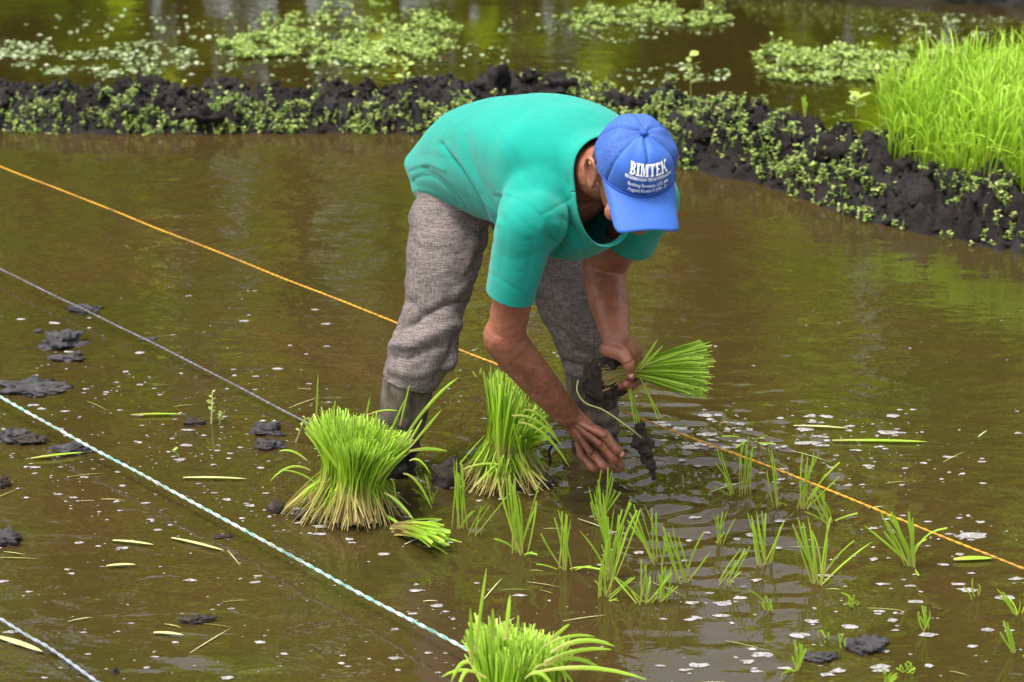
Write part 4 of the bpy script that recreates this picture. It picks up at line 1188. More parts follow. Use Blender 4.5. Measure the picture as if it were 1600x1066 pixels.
# lower, splayed old stalks
n = 240; a = rng.uniform(0, 2 * math.pi, n)
p0 = wst[None] + np.stack([np.cos(a), np.sin(a), a * 0], 1) * 0.045 + ZU * rng.uniform(-0.02, 0.03, n)[:, None]
rr = rng.uniform(0.06, 0.125, n); a = a + rng.normal(0, 0.4, n)
p2 = b0[None] + np.stack([np.cos(a) * rr * 1.15, np.sin(a) * rr, np.full(n, 0.006)], 1)
link("stalks", blade_mesh("stalks", quad_path(p2, (p0 + p2) / 2 + ZU * 0.015, p0, 6), rng.uniform(0.0024, 0.0046, n), rand_unit(n, rng)), M['rice_cut'], parent=lb, kind='stuff')
px_str = [((640, 672), (716, 590), 0.02, .007), ((628, 690), (668, 632), .0, .006), ((640, 700), (690, 640), .0, .006), ((600, 700), (632, 625), 0, .005), ((640, 705), (698, 705), .01, .008), ((640, 720), (672, 740), .03, .005),
          ((630, 740), (675, 795), .04, .006), ((610, 750), (620, 790), .05, .005), ((600, 770), (650, 818), .02, .006), ((494, 655), (497, 585), 0, .004), ((520, 650), (524, 625), 0, .004), ((572, 650), (578, 622), 0, .004),
          ((480, 720), (436, 705), .02, .005), ((485, 735), (422, 752), .04, .005), ((500, 760), (440, 735), .02, .004), ((640, 690), (660, 655), .0, .005), ((625, 665), (640, 600), 0, .004), ((575, 648), (622, 642), .01, .0035),
          ((590, 750), (640, 700), .01, .007), ((560, 770), (640, 690), .01, .007), ((545, 770), (500, 650), 0, .007), ((560, 775), (480, 665), 0, .008), ((575, 770), (520, 670), 0, .007)]
for (x0, y0), (x1, y1), lf, ww in px_str:
    s = W(x0, y0, b0[1] - 0.05); e = W(x1, y1, b0[1] - 0.05 + rng.uniform(-0.03, 0.03))
    if e[2] < 0.01: e = G(x1, y1, 0.01)
    add_leaf(lb, strays(rng, [s], [e], [lf])[0], ww, M['rice'])
for (x, y, r_) in ((433, 795, 0.02), (505, 806, 0.02), (560, 812, 0.022), (470, 805, 0.016)):
    o = link("root_ball", lump("root_ball", int(x), 0.9, 0.6, 14, M['root']), parent=lb); o.matrix_parent_inverse = Matrix(); o.location = Vector(G(x, y, 0.006)) - Vector(b0); o.scale = (r_, r_, r_ * 0.9)

# ---- middle bunch
rng = np.random.default_rng(102)
b1 = G(785, 752)
mb_ = thing("seedling_bundle", b1, "leaning sheaf of rice seedlings behind his planting forearm", "rice seedlings", "sheaves of rice seedlings set out in the paddy")
wst = W(790, 692, b1[1]); top = W(806, 624, b1[1] + 0.03)
pa, w, sd = sheaf(rng, 1100, W(788, 735, b1[1]), wst, top, (0.05, 0.05), (0.034, 0.04), (0.070, 0.080), RT, top_tilt=(-0.055, 0.01), width=(0.0026, 0.0046))
link("blades", blade_mesh("blades", pa, w, sd, prof=FLAT(pa.shape[1])), M['rice_cut'], parent=mb_, kind='stuff')
n = 300; a = rng.uniform(0, 2 * math.pi, n)
p0 = wst[None] + np.stack([np.cos(a), np.sin(a), a * 0], 1) * rng.uniform(0.015, 0.05, n)[:, None] + ZU * rng.uniform(-0.05, 0.03, n)[:, None]
a = a + rng.normal(0, 0.45, n)
rr = rng.uniform(0.03, 0.108, n)
p2 = b1[None] + np.stack([np.cos(a) * rr * 1.15, np.sin(a) * rr * 1.1, np.full(n, 0.008)], 1)
link("stalks", blade_mesh("stalks", quad_path(p2, (p0 + p2) / 2 + ZU * 0.008, p0, 6), rng.uniform(0.0028, 0.0055, n), rand_unit(n, rng)), M['rice_cut'], parent=mb_, kind='stuff')
for (x0, y0), (x1, y1), lf, ww in [((780, 735), (778, 655), 0.0, .007), ((800, 650), (880, 700), .05, .006), ((820, 640), (872, 690), .04, .006), ((810, 660), (890, 730), .05, .007), ((750, 585), (752, 575), 0, .005), ((745, 590), (738, 580), 0, .004), ((720, 735), (790, 728), .02, .005), ((760, 770), (800, 735), .01, .005)]:
    s = W(x0, y0, b1[1] - 0.06); e = W(x1, y1, b1[1] - 0.06)
    add_leaf(mb_, strays(rng, [s], [e], [lf])[0], ww, M['rice'])
o = link("root_ball", lump("root_ball", 3, 1.0, 0.6, 18, M['root']), parent=mb_); o.matrix_parent_inverse = Matrix(); o.location = Vector(G(696, 742, 0.02)) - Vector(b1); o.scale = (0.031, 0.03, 0.034)
o = link("root_ball", lump("root_ball", 8, 0.7, 0.6, 16, M['root']), parent=mb_); o.matrix_parent_inverse = Matrix(); o.location = Vector(G(845, 752, 0.01)) - Vector(b1); o.scale = (0.03, 0.03, 0.02)
# dark curled root beside it
mbx = MB().add(*tube([W(868, 690, 4.52), W(858, 705, 4.52), W(860, 722, 4.5), W(854, 738, 4.48)], [0.0025, 0.0035, 0.003, 0.002], seg=8))
link("root_strand", mbx.mesh("root_strand"), M['root'], parent=mb_)

# ---- tuft lying on the water
rng = np.random.default_rng(103)
b2 = G(640, 836)
tf = thing("seedling_tuft", b2, "small tuft of cut seedlings lying on its side on the water by the large sheaf", "rice seedlings")
n = 70
s = np.array([G(618, 826, 0.015)] * n) + rng.normal(0, 0.006, (n, 3))
e = np.array([G(x, y, z) for x, y, z in zip(rng.uniform(665, 705, n), 838 + rng.normal(0, 9, n), rng.uniform(0.012, 0.05, n))])
link("blades", blade_mesh("blades", strays(rng, s, e, np.full(n, 0.015)), rng.uniform(0.004, 0.007, n), rand_unit(n, rng), prof=FLAT(8)), M['rice_cut'], parent=tf, kind='stuff')
for (x0, y0), (x1, y1) in [((590, 800), (640, 832)), ((650, 838), (722, 848)), ((660, 830), (690, 812))]:
    add_leaf(tf, strays(rng, [G(x0, y0, 0.012)], [G(x1, y1, 0.008)], [0.01])[0], 0.006, M['rice'])

# ---- front bunch
rng = np.random.default_rng(104)
b3 = G(815, 1115)
fb = thing("seedling_bundle", b3, "nearest sheaf of rice seedlings cut off by the bottom edge with drooping leaves", "rice seedlings", "sheaves of rice seedlings set out in the paddy")
wst = W(812, 1075, b3[1]); top = W(806, 1005, b3[1] + 0.04)
pa, w, sd = sheaf(rng, 1500, b3, wst, top, (0.08, 0.08), (0.055, 0.055), (0.083, 0.095), RT, top_tilt=(-0.012, 0.0), width=(0.0032, 0.0056))
link("blades", blade_mesh("blades", pa, w, sd, prof=FLAT(pa.shape[1])), M['rice_cut'], parent=fb, kind='stuff')
for (x0, y0), (x1, y1), lf, ww in [((738, 1040), (735, 950), 0, .008), ((742, 1020), (760, 888), -0.0, .006), ((790, 1000), (797, 930), 0, .008), ((770, 1000), (770, 950), 0, .007), ((860, 1020), (960, 1010), .035, .009), ((850, 1035), (955, 1015), .02, .008), ((850, 1040), (945, 1050), .04, .008), ((840, 1050), (1010, 1062), .03, .008), ((835, 1045), (900, 1075), .05, .007),
                                    ((740, 1040), (705, 1065), .04, .008), ((735, 1050), (715, 1080), .03, .007), ((760, 1060), (690, 1058), .03, .006), ((860, 1000), (890, 975), .0, .007), ((850, 1010), (930, 995), .02, .006), ((870, 1030), (885, 1070), .03, .007), ((820, 1060), (870, 1085), .05, .008)]:
    s = W(x0, y0, b3[1] - 0.06); e = W(x1, y1, b3[1] - 0.06 + rng.uniform(-0.04, 0.04))
    add_leaf(fb, strays(rng, [s], [e], [lf])[0], ww, M['rice'])

# ---- bunch in his left hand
rng = np.random.default_rng(105)
hb0 = W(985, 579, 4.345)
hb_ = thing("seedling_bundle", hb0, "bunch of rice seedlings gripped in his left hand with a muddy root ball", "rice seedlings")
ra = W(945, 588, 4.33); rtop = W(1094, 578, 4.33)
n = 620
axv = norm(rtop - hb0); s2 = norm(np.cross(axv, FW)); s1 = np.cross(axv, s2)
r = np.sqrt(rng.uniform(0, 1, n)); a = rng.uniform(0, 2 * math.pi, n)
def dsc(c, k1, k2): return np.asarray(c)[None] + s1[None] * (k1 * r * np.cos(a))[:, None] + s2[None] * (k2 * r * np.sin(a))[:, None]
p0 = dsc(ra, 0.030, 0.026) + rng.normal(0, 0.004, (n, 3)); pm = dsc(hb0, 0.016, 0.012); p2 = dsc(rtop, 0.05, 0.064) + rng.normal(0, 0.004, (n, 3)) + axv[None] * (rng.normal(0, 0.012, n) + 0.0)[:, None]
K = 8; tt = np.linspace(0, 1, K)[None, :, None]
q1 = quad_path(p0, pm, pm + (p2 - pm) * 0.4, K)
path = np.concatenate([quad_path(p0, (p0 + pm) / 2, pm, 4)[:, :-1], quad_path(pm, pm + (p2 - pm) * 0.5 + ZU * 0.004, p2, 6)], 1)
link("blades", blade_mesh("blades", path, rng.uniform(0.0026, 0.0046, n), rand_unit(n, rng), prof=FLAT(path.shape[1])), M['rice_cut'], parent=hb_, kind='stuff')
for (x0, y0), (x1, y1), lf, ww in [((998, 576), (1028, 530), 0, .006), ((1000, 578), (1036, 540), 0, .006), ((1005, 572), (1110, 534), 0, .006), ((1005, 582), (1070, 612), .02, .005), ((1010, 580), (1060, 610), .02, .004),
                                   ((980, 598), (992, 662), .005, .004), ((1000, 590), (1030, 660), .01, .004), ((1008, 605), (1036, 658), 0, .003), ((950, 612), (936, 642), .0, .003), ((985, 600), (988, 640), 0, .003)]:
    add_leaf(hb_, strays(rng, [W(x0, y0, 4.32)], [W(x1, y1, 4.32)], [lf])[0], ww, M['rice'])
V, F = tube([W(903, 595, 4.31), W(902, 612, 4.30), W(915, 630, 4.295), W(945, 642, 4.29), W(985, 670, 4.29), W(1002, 684, 4.33)], [0.0017] * 6, seg=6)
link("root_strand", mk_mesh("root_strand", V, F), M['straw'], parent=hb_)
rbm = MB()
rbm.add(*ellipsoid(W(938, 595, 4.345), [RT, FW, UP], (0.040, 0.042, 0.047), 24)); rbm.add(*ellipsoid(W(950, 572, 4.345), [RT, FW, UP], (0.030, 0.03, 0.02), 18)); rbm.add(*ellipsoid(W(945, 620, 4.345), [RT, FW, UP], (0.028, 0.03, 0.03), 18)); rbm.add(*ellipsoid(W(965, 600, 4.36), [RT, FW, UP], (0.025, 0.03, 0.026), 18))
rme = remesh(rbm, 0.0035, 2)
V = get_co(rme); Nn = get_no(rme)
set_co(rme, V + Nn * (0.007 * fbm(V * 60, 4, 5) + 0.005 * np.clip(0.5 - worley(V * 90, 4), -0.2, 1))[:, None])
link("root_ball", rme, M['root'], parent=hb_)
# fibrous roots on the ball
n = 260; d = rand_unit(n, rng); c = W(938, 596, 4.343)
p0 = c + d * np.array([0.038, 0.038, 0.046]); p2 = p0 + d * 0.004 + rng.normal(0, 0.010, (n, 3)) - ZU * rng.uniform(0.004, 0.03, n)[:, None]
link("roots", blade_mesh("roots", quad_path(p0, (p0 + p2) / 2 + rng.normal(0, 0.006, (n, 3)), p2, 5), np.full(n, 0.0016), rand_unit(n, rng)), M['root'], parent=hb_, kind='stuff')

# ---- single seedling root dangling below the bunch
dr = thing("dangling_root", G(1020, 748), "muddy root clump of one seedling dangling from his left hand to the water", "root clump")
rbm = MB()
for x, y, r_ in [(1001, 668, 0.011), (1000, 684, 0.016), (1006, 696, 0.017), (1012, 706, 0.013), (1008, 716, 0.010), (1016, 724, 0.011), (1019, 738, 0.008), (995, 690, 0.012), (1014, 694, 0.012)]:
    rbm.add(*ellipsoid(W(x, y, 4.36), [RT, FW, UP], (r_, r_, r_ * 1.3), 14))
rbm.add(*tube([W(1018, 724, 4.36), W(1021, 740, 4.36), W(1020, 754, 4.36)], [0.009, 0.006, 0.002], seg=10))
rbm.add(*tube([W(1000, 684, 4.36), W(1008, 705, 4.36), W(1017, 726, 4.36)], [0.010, 0.009, 0.008], seg=10))
rme = remesh(rbm, 0.003, 1)
V = get_co(rme); Nn = get_no(rme)
set_co(rme, V + Nn * (0.006 * fbm(V * 80, 3, 15))[:, None])
link("root_ball", rme, M['root'], parent=dr)
for (x0, y0), (x1, y1) in [((990, 608), (996, 672)), ((984, 605), (1002, 670))]:
    add_leaf(dr, strays(rng, [W(x0, y0, 4.34)], [W(x1, y1, 4.36)], [0.0])[0], 0.004, M['rice'], "stem")

#@@SEEDLINGS
# ================================================================== PLANTED SEEDLINGS
GRP = "rice seedlings planted in the flooded paddy"
def seedling(base, tips, label, seed, w=0.0062):
    w = w * 0.52
    """base px; tips: list of (x,y[,base dx,bend])"""
    rng = np.random.default_rng(seed)
    b = G(*base)
    th_ = thing("rice_seedling", b, label, "rice seedling", GRP)
    extra = [(tp[0] + rng.normal(0, 5), tp[1] + abs(rng.normal(0, 9))) for tp in tips if rng.random() < 0.7 and len(tp) == 2]
    for i, tp in enumerate(list(tips) + extra):
        bx = tp[2] if len(tp) > 2 else rng.normal(0, 5.5)
        dy = rng.normal(0, 0.02)
        s = G(base[0] + bx, base[1] + rng.normal(0, 2.0), -0.01)
        e = W(tp[0], tp[1] - (0.08 * (base[1] - tp[1]) if base[1] - tp[1] > 30 else 0), b[1] + dy)
        if e[2] < 0.008: e = G(tp[0], tp[1], 0.010)
        bend = tp[3] if len(tp) > 3 else rng.normal(0, 0.006)
        m = (s + e) / 2 + np.array([bend * rng.choice([-1, 1]), 0, abs(bend) * 1.2])
        path = quad_path(s[None], m[None], e[None], 7)[0]
        sd = np.cross(e - s, C0 - b); sd = norm(sd) + rng.normal(0, 0.35, 3)
        add_leaf(th_, path, w * rng.uniform(0.8, 1.2), M['rice'], cutoff=rng.random() < 0.75, side=sd)
    return th_
seedling((720, 832), [(709, 727), (714, 724), (720, 728), (716, 745), (726, 760), (742, 800)], "narrow upright seedling in front of the leaning sheaf's root ball", 1)
seedling((738, 842), [(752, 795), (748, 812), (762, 790), (800, 770, 0, .03)], "low thin seedling beside the narrow upright one", 2, 0.004)
seedling((813, 870), [(791, 756), (797, 752), (803, 757), (799, 765), (808, 775), (843, 762), (838, 790), (772, 842, 0, .01), (832, 862)], "tall bright seedling with a straight leaf leaning right, below his hand", 3, 0.0075)
seedling((883, 896), [(872, 804), (878, 806), (884, 810), (892, 816), (866, 815), (845, 838, 0, .015), (838, 882, 0, .01), (940, 890, 0, .012), (925, 885)], "seedling with short upright blades and flat leaves spreading at the water", 4)
seedling((938, 820), [(940, 740), (950, 737), (956, 742), (934, 755), (962, 770), (928, 772), (920, 764)], "seedling just being set under his fingertips", 5, 0.0075)
seedling((955, 912), [(935, 770), (942, 780), (925, 790), (985, 790), (972, 805), (905, 835, 0, .01), (960, 800), (950, 815), (1000, 805), (948, 840)], "tallest tangled seedling among the crossed leaves below his hand", 6, 0.007)
seedling((945, 940), [(940, 880), (950, 850), (975, 830), (965, 935), (992, 905), (935, 905)], "seedling in front of the tallest tangled one with its leaves spread", 7, 0.006)
seedling((1028, 884), [(990, 795), (1000, 800), (1006, 795), (985, 810), (1018, 800), (1040, 838)], "seedling leaning left with a folded tip above the grey reflection", 8, 0.007)
seedling((1070, 916), [(1036, 830), (1044, 838), (1050, 826), (1056, 850), (1060, 845), (1100, 838, 0, .01), (1110, 866, 0, .01)], "dense seedling whose blades all slant left beside bare brown water", 9, 0.007)
seedling((1008, 950), [(1002, 880), (1010, 885), (1016, 905), (985, 920), (1030, 925), (962, 905), (1050, 900)], "short seedling at the upper edge of the grey sky reflection", 10, 0.006)
seedling((1036, 945), [(1034, 885), (1042, 885), (1048, 890), (1052, 915), (1030, 900)], "short upright seedling right of the one at the grey reflection's edge", 11, 0.006)
seedling((1122, 856), [(1114, 805), (1122, 808), (1136, 803), (1150, 812), (1130, 815)], "thin see-through seedling below the ripple rings", 12, 0.004)
seedling((1194, 888), [(1168, 808), (1174, 812), (1182, 806), (1190, 805), (1184, 820), (1226, 818), (1222, 826), (1176, 822)], "forked V-shaped seedling with a wide blade on its right", 13, 0.0075)
seedling((1130, 917), [(1172, 858), (1166, 866), (1158, 862), (1150, 878)], "small seedling leaning right in front of the forked one", 14, 0.006)
seedling((1278, 918), [(1238, 826), (1246, 816), (1252, 838), (1262, 815), (1298, 816), (1292, 822), (1335, 850, 0, .01), (1362, 852, 0, .006), (1268, 836)], "large V-shaped seedling with flat leaves reaching right over foam", 15, 0.0075)
seedling((1425, 890), [(1376, 806), (1384, 808), (1392, 806), (1398, 812), (1420, 806), (1426, 815), (1404, 830), (1350, 826), (1480, 830, 0, .03), (1448, 846, 0, .02), (1382, 818), (1436, 900, 4)], "bushy seedling touching the orange line beside a white foam fleck", 16, 0.0085)
seedling((1252, 800), [(1254, 714), (1262, 720), (1272, 714), (1278, 718), (1312, 728), (1290, 745), (1266, 735)], "seedling standing right where the orange line passes behind it", 17, 0.006)
seedling((1293, 822), [(1270, 768), (1278, 766), (1284, 770), (1262, 790), (1340, 802, 0, .006), (1300, 812)], "seedling just in front of the one crossed by the orange line", 18, 0.006)
seedling((1215, 800), [(1200, 706), (1206, 712), (1198, 740), (1230, 790, 0, .02)], "spindly seedling with two thin blades at the outer ripple ring", 19, 0.0045)
seedling((1164, 778), [(1159, 692), (1164, 696), (1170, 690), (1176, 704)], "thin upright seedling behind the ripple rings", 20, 0.0045)
seedling((1146, 780), [(1120, 706), (1126, 712), (1118, 752), (1132, 740)], "thin seedling leaning left inside the ripple rings", 21, 0.0045)
seedling((1332, 952), [(1328, 930), (1334, 928), (1314, 926), (1340, 938)], "stubby short seedling with a pale cut blade", 22, 0.007)
seedling((1449, 990), [(1440, 948), (1446, 950), (1452, 956), (1436, 958)], "lone slim seedling above the foam streak by the grey clod", 23, 0.006)
seedling((1592, 968), [(1558, 924), (1566, 928), (1574, 936), (1600, 930), (1604, 940)], "seedling at the picture's edge leaning left under the orange line", 24, 0.007)
seedling((1584, 1026), [(1568, 974), (1574, 976), (1580, 985), (1562, 990), (1610, 1030)], "dense little seedling below the edge one", 25, 0.008)
seedling((1527, 940), [(1520, 906), (1526, 912), (1532, 918)], "tiny yellow-tipped seedling left of the edge ones", 26, 0.006)
seedling((1248, 1052), [(1242, 1004), (1248, 1008), (1254, 1012), (1238, 1025), (1226, 1045)], "seedling at the bottom left of the grey clod", 27, 0.008)
seedling((1318, 1018), [(1310, 988), (1318, 990), (1324, 996)], "tiny seedling just above the grey clod", 28, 0.007)
seedling((1420, 1056), [(1408, 1038), (1416, 1034), (1424, 1036), (1430, 1044), (1400, 1044)], "low spread seedling right of the grey clod near the bottom", 29, 0.007)
seedling((1385, 1072), [(1378, 1044), (1386, 1046), (1396, 1050), (1402, 1054)], "seedling cut by the bottom edge below the grey clod", 30, 0.008)
seedling((1205, 960), [(1196, 930), (1204, 936), (1170, 925, 0, .01), (1186, 940)], "half-sunken seedling with bent leaves beside foam streaks", 31, 0.006)
seedling((1290, 1002), [(1284, 985), (1292, 988), (1298, 996)], "tiny pale sprout among the foam streaks", 32, 0.006)
seedling((1170, 690), [(1200, 680, 0, .006), (1128, 682, 0, .006), (1150, 700, 0, .01), (1212, 694, 0, .004)], "flattened seedling floating along the orange line behind the rings", 33, 0.008)
seedling((672, 790), [(650, 740), (664, 745), (676, 770), (684, 765)], "thin seedling between the large sheaf and the root ball", 34, 0.0045)

#@@ROPES
# ================================================================== CORDS
def cord(name, pts, r, mat, label, seed=0):
    P3 = np.array(pts, float)
    n = 240
    C = catmull(P3, n)
    C[:, 2] += 0.003 * pnoise(C * 3, seed); C[:, 0] += 0.002 * pnoise(C * 4, seed + 5)
    T = norm(np.gradient(C, axis=0)); A = norm(np.cross(T, ZU)); B = np.cross(T, A)
    mb = MB()
    L = np.r_[0, np.cumsum(np.linalg.norm(np.diff(C, axis=0), axis=1))]
    n2 = int(L[-1] / 0.006); Li = np.linspace(0, L[-1], n2)
    C2 = np.stack([np.interp(Li, L, C[:, q]) for q in range(3)], 1)
    T = norm(np.gradient(C2, axis=0)); A = norm(np.cross(T, ZU)); B = np.cross(T, A)
    for k in range(2):          # two strands laid together
        ph = Li / (r * 9) * 2 * math.pi * 0.5 + k * math.pi
        c = C2 + A * (np.cos(ph) * r * 0.5)[:, None] + B * (np.sin(ph) * r * 0.5)[:, None]
        V, F = ring_mesh(c, A * r * 0.62, B * r * 0.62, 7)
        mb.add(V, F)
    return link(name, mb.mesh(name), mat, label=label, cat="cord", group="planting lines stretched over the paddy")
def ray_z(x, y, z): return G(x, y, z)
cord("planting_line", [G(-500, 60, .09), G(-100, 221, .09), G(0, 260, .09), G(300, 378, .088), G(620, 505, .085), G(760, 562, .082), G(1010, 657, .078), G(1240, 744, .076), G(1440, 826, .076), G(1600, 889, .078), G(1900, 1010, .08)], 0.0024, M['rope_y'], "orange-yellow planting line passing behind the man's legs across the whole paddy", 1)
cord("planting_line", [G(-500, 170, .03), G(0, 420, .03), G(150, 492, .028), G(320, 578, .022), G(470, 655, .014), G(640, 742, .002), G(800, 822, -.012), G(1060, 945, -.012), G(1240, 1010, -.012), G(1500, 1120, -.014)], 0.0025, M['rope_g'], "dark grey planting line running into the large sheaf from the left", 2)
cord("planting_line", [G(-300, 450, .045), G(0, 620, .040), G(130, 692, .038), G(350, 812, .034), G(560, 925, .036), G(720, 1010, .042), G(800, 1054, .045), G(1100, 1230, .05)], 0.0036, M['rope_t'], "thick white and green planting line slanting to the nearest sheaf", 3)
cord("planting_line", [G(-300, 765, .03), G(0, 966, .02), G(75, 1012, .016), G(150, 1064, .016), G(400, 1240, .02)], 0.0031, M['rope_b'], "blue-grey planting line across the bottom left corner", 4)

#@@CLODS
# ================================================================== MUD CLODS IN THE WATER
GC = "mud clods showing above the water"
rng = np.random.default_rng(55)
for x, y, wpx, asp, flat, dark, lab in [
        (97, 538, 66, 0.9, 0.55, 0, "rough grey mud clod above a smooth one, left of the dark grey line"),
        (106, 560, 50, 0.8, 0.30, 0, "smooth flat mud clod just below the rough grey one"),
        (130, 485, 52, 0.6, 0.28, 0, "thin flat clod lying across the dark grey line"),
        (50, 606, 86, 0.9, 0.16, 0, "broad low mud patch above the white and green line"),
        (12, 684, 56, 0.9, 0.50, 0, "big clod at the left edge below the white and green line's start"),
        (52, 690, 46, 0.8, 0.50, 1, "dark clod touching the big edge clod"),
        (112, 704, 58, 0.7, 0.30, 0, "long low clod against the white and green line"),
        (414, 676, 46, 0.8, 0.70, 0, "upper pale grey clod left of the large sheaf"),
        (420, 698, 40, 0.8, 0.55, 0, "lower crumbled half of the grey clod left of the large sheaf"),
        (303, 662, 32, 0.8, 0.50, 1, "small round clod beside the green weed sprig"),
        (0, 760, 26, 0.8, 1.10, 1, "dark upright clod cut by the left edge"),
        (5, 846, 56, 0.9, 0.60, 0, "pale clod cut by the left edge below the dark upright one"),
        (306, 970, 44, 0.7, 0.40, 1, "dark wet clod with a yellow stalk lying against it"),
        (1352, 1011, 58, 0.9, 0.45, 0, "grey clod among foam at the lower right"),
        (1282, 1028, 44, 0.8, 0.35, 0, "crumbly clod with a brown stem left of the lower right clod"),
        (180, 1052, 12, 0.8, 1.60, 1, "tiny dark peg of mud at the bottom left"),
        (60, 518, 14, 0.8, 0.5, 0, "tiny clod above the rough grey one"),
        (232, 531, 22, 0.8, 0.22, 0, "small flat clod right under the dark grey line"),
        (350, 840, 34, 0.4, 0.25, 1, "brown sliver of mud by the white and green line")]:
    c = G(x, y, 0)
    sc = wpx / 2 / (FPX / np.linalg.norm(c - C0))
    me = lump("mud_clod", int(x) + 3, 1.0, 0.8, 34, M['root'] if dark else M['clod'])
    V = get_co(me); d = norm(V)
    set_co(me, V * (1 + 0.34 * fbm(d * 4 + x, 4, 8, 0.65))[:, None] * np.array([sc * 0.9, sc * asp * 0.9, sc * flat * 0.68]))
    o = link("mud_clod", me, label=lab, cat="mud clod", group=GC, loc=Vector(c) + Vector((0, 0, sc * flat * 0.15)))

# small weed sprigs
def sprig(name, base, h, n, size, lab, seed, mat='weed'):
    rng = np.random.default_rng(seed)
    b = np.asarray(base)
    th_ = thing(name, b, lab, "weed")
    top = b + np.array([rng.normal(0, .015), rng.normal(0, .015), h])
    V, F = tube([b - ZU * 0.01, (b + top) / 2 + rng.normal(0, .004, 3), top], [0.0022, 0.0018, 0.0012], seg=6)
    link("stem", mk_mesh("stem", V, F), M['straw'], parent=th_)
    lm_ = None
    for i in range(n):
        u = 0.35 + 0.65 * (i / max(1, n - 1))
        V, F = leaves((b + (top - b) * u)[None], np.array([i * 2.4 + rng.uniform(0, 1)]), np.array([rng.uniform(0.2, 0.8)]), np.array([size * rng.uniform(0.7, 1.2)]), rng)
        link("leaf", mk_mesh("leaf", V, F, True), M[mat], parent=th_)
sprig("weed_sprig", G(330, 662), 0.075, 9, 0.014, "tiny yellow-green weed sprig by the small round clod", 1)
sprig("weed_sprig", G(345, 662), 0.03, 8, 0.013, "lower leafy sprig beside the tall yellow-green one", 2)
sprig("weed_sprig", G(460, 690), 0.075, 7, 0.012, "thin weed sprig between the grey clod and the large sheaf", 3)
sprig("weed_sprig", G(278, 715), 0.02, 6, 0.012, "low weed sprig floating near the white and green line", 4)
sprig("tall_weed", np.array([*G(1080, 152, 0.05)[:2], 0.05]), 0.16, 9, 0.045, "tall weed with a leafy head standing behind the dike", 5, 'pondweed')
sprig("tall_weed", np.array([*G(630, 140, 0.05)[:2], 0.05]), 0.10, 7, 0.035, "pale weed on the dike crest left of the man's back", 6, 'pondweed')
sprig("tall_weed", np.array([*G(1338, 178, 0.08)[:2], 0.08]), 0.06, 7, 0.05, "broad-leaved weed on the dike beside the rice nursery", 7, 'pondweed')
# lone grass stalks on the right dike
for i, (x, y, tx, ty, lab) in enumerate([(1258, 185, 1256, 142, "lone grass blade on the dike crest before the nursery"), (1280, 262, 1276, 222, "short grass blade on the dike's middle right of the cap")]):
    b = G(x, y, 0.08); th_ = thing("grass_blade", b, lab, "grass blade")
    for dx in (-3, 2, 6):
        add_leaf(th_, quad_path(b[None], W((x + tx) / 2, (y + ty) / 2, b[1])[None], W(tx + dx, ty + abs(dx) * 3, b[1])[None], 6)[0], 0.011, M['rice'])

#@@FLECKS
# ================================================================== FOAM AND CLIPPINGS (nobody could count them)
rng = np.random.default_rng(66)
pts = []
def spread(n, x0, x1, y0, y1, smin, smax, pw=1.0, seed=0, thr=0.0):
    x = rng.uniform(x0, x1, n); y = y0 + (y1 - y0) * rng.uniform(0, 1, n) ** pw
    k = pnoise(np.stack([x / 90, y / 45, x * 0], 1), seed) > thr - 0.12
    x, y = x[k], y[k]
    for a, b in zip(x, y): pts.append((a, b, smin + (smax - smin) * rng.random() ** 3.5))
spread(110, 1050, 1420, 640, 760, 2, 13, 1.0, 1); spread(150, 1300, 1640, 640, 850, 1.2, 6, 1.0, 2); spread(230, 1060, 1650, 800, 1090, 2.5, 13.5, 0.8, 3)
spread(130, 560, 1080, 770, 1090, 1.5, 9, 1.0, 4); spread(330, -40, 520, 440, 860, 1.5, 9, 0.7, 5); spread(200, -40, 720, 840, 1090, 1.5, 9, 1.0, 6); spread(120, 300, 1600, 480, 640, 1, 3.5, 1.0, 7); spread(120, 960, 1300, 650, 700, 2, 12, 1, 8)
spread(330, -40, 430, 570, 800, 1, 5, 1.0, 11); spread(150, 560, 1000, 600, 780, 1, 6, 1.0, 12)
pts += [(1521, 837, 16), (1482, 714, 8), (1504, 740, 5), (1588, 904, 9)]
V_, F_l, o = [], [], 0
for x, y, s in pts:
    c = G(x, y, 0.0012); sz = s / (FPX / np.linalg.norm(c - C0))
    a = np.linspace(0, 2 * math.pi, 10)[:-1]; rr = sz * rng.uniform(0.35, 0.85, 9)
    el = rng.uniform(1.2, 2.6)
    rim = np.stack([c[0] + rr * np.cos(a) * el, c[1] + rr * np.sin(a), np.full(9, c[2])], 1)
    inn = np.stack([c[0] + 0.6 * rr * np.cos(a) * el, c[1] + 0.6 * rr * np.sin(a), np.full(9, c[2] + min(0.0012, sz * 0.2))], 1)
    V_.append(np.vstack([rim, inn, c + [0, 0, min(0.0016, sz * 0.25)]]))
    i = np.arange(9); j = (i + 1) % 9
    F_l.append(np.vstack([np.stack([i, j, j + 9], 1), np.stack([i, j + 9, i + 9], 1), np.stack([i + 9, j + 9, np.full(9, 18)], 1)]) + o); o += 19
link("foam_flecks", mk_mesh("foam_flecks", np.vstack(V_), np.vstack(F_l), True), M['foam'], kind='stuff')
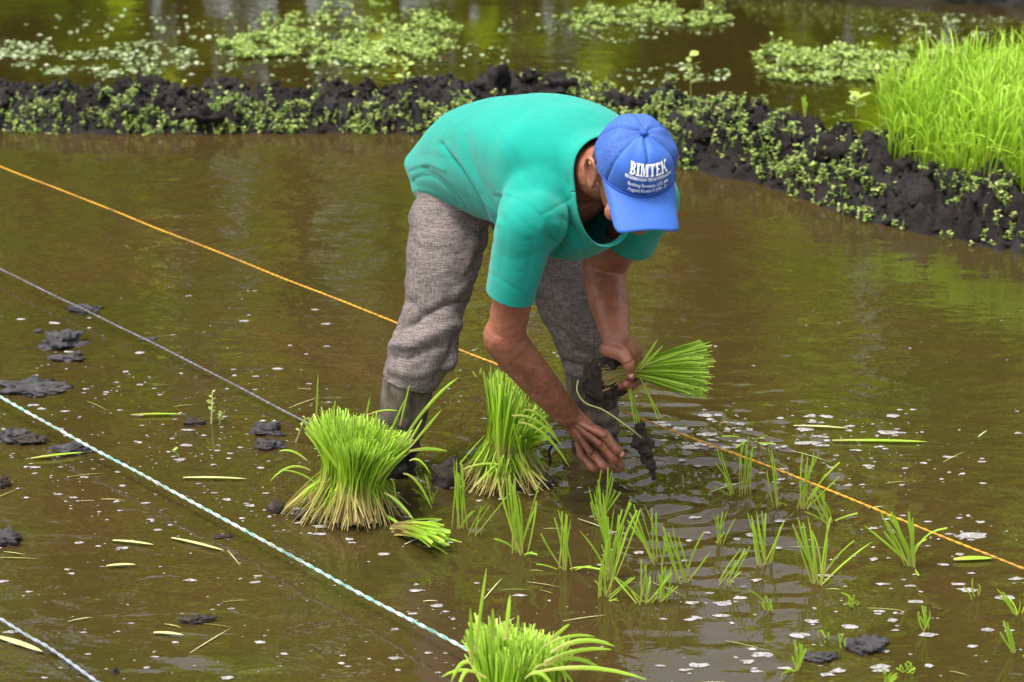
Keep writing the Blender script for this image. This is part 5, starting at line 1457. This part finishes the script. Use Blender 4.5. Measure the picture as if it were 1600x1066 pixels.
# grass clippings floating flat
n = 45
reg = rng.integers(0, 3, n)
x = np.where(reg == 0, rng.uniform(0, 520, n), np.where(reg == 1, rng.uniform(600, 1100, n), rng.uniform(1080, 1620, n)))
y = np.where(reg == 0, rng.uniform(560, 1060, n), np.where(reg == 1, rng.uniform(780, 1060, n), rng.uniform(660, 1070, n)))
c = np.array([G(a, b, 0.003) for a, b in zip(x, y)]); az = rng.normal(0, 0.35, n); ln = rng.uniform(0.012, 0.05, n)
d = np.stack([np.cos(az), np.sin(az) * 1.5, az * 0], 1) * ln[:, None]
sdv = np.stack([-d[:, 1], d[:, 0], d[:, 0] * 0], 1)
link("clippings", blade_mesh("clippings", quad_path(c - d, c + ZU * 0.003, c + d, 4), rng.uniform(0.0015, 0.0035, n), sdv, fold=0.02), M['straw'], kind='stuff')
# a few long floating leaves
for i, (x0, y0, x1, y1, ww, lab) in enumerate([(1300, 688, 1448, 690, 0.009, "long green rice leaf floating behind the foam on the right"), (1240, 665, 1325, 669, 0.006, "short pale leaf floating above the long green one"), (208, 648, 282, 647, 0.006, "green leaf floating left of the weed sprigs"),
                                              (286, 746, 385, 748, 0.006, "pale leaf floating right of the white and green line"), (48, 716, 130, 707, 0.007, "green leaf against the long low clod"), (-5, 994, 66, 1018, 0.010, "yellow leaf pointing in from the left edge at the bottom"),
                                              (176, 844, 240, 851, 0.006, "pale leaf floating in the lower left water"), (268, 840, 350, 860, 0.006, "pale leaf floating just left of the brown sliver"), (1490, 874, 1550, 872, 0.012, "wide green leaf fragments floating under the orange line"), (240, 988, 286, 992, 0.006, "yellow stalk floating beneath the dark wet clod"), (166, 884, 212, 882, 0.006, "white straw floating in the lower left water")]):
    a, b = G(x0, y0, 0.006), G(x1, y1, 0.006)
    sdv = np.array([-(b - a)[1], (b - a)[0], 0])
    me = blade_mesh("floating_leaf", quad_path(a[None], ((a + b) / 2 + ZU * 0.004)[None], b[None], 8), np.array([ww * 1.6]), sdv[None], fold=0.05)
    link("floating_leaf", me, M['rice'] if i in (0, 2, 4, 8) else M['straw'], label=lab, cat="floating leaf")
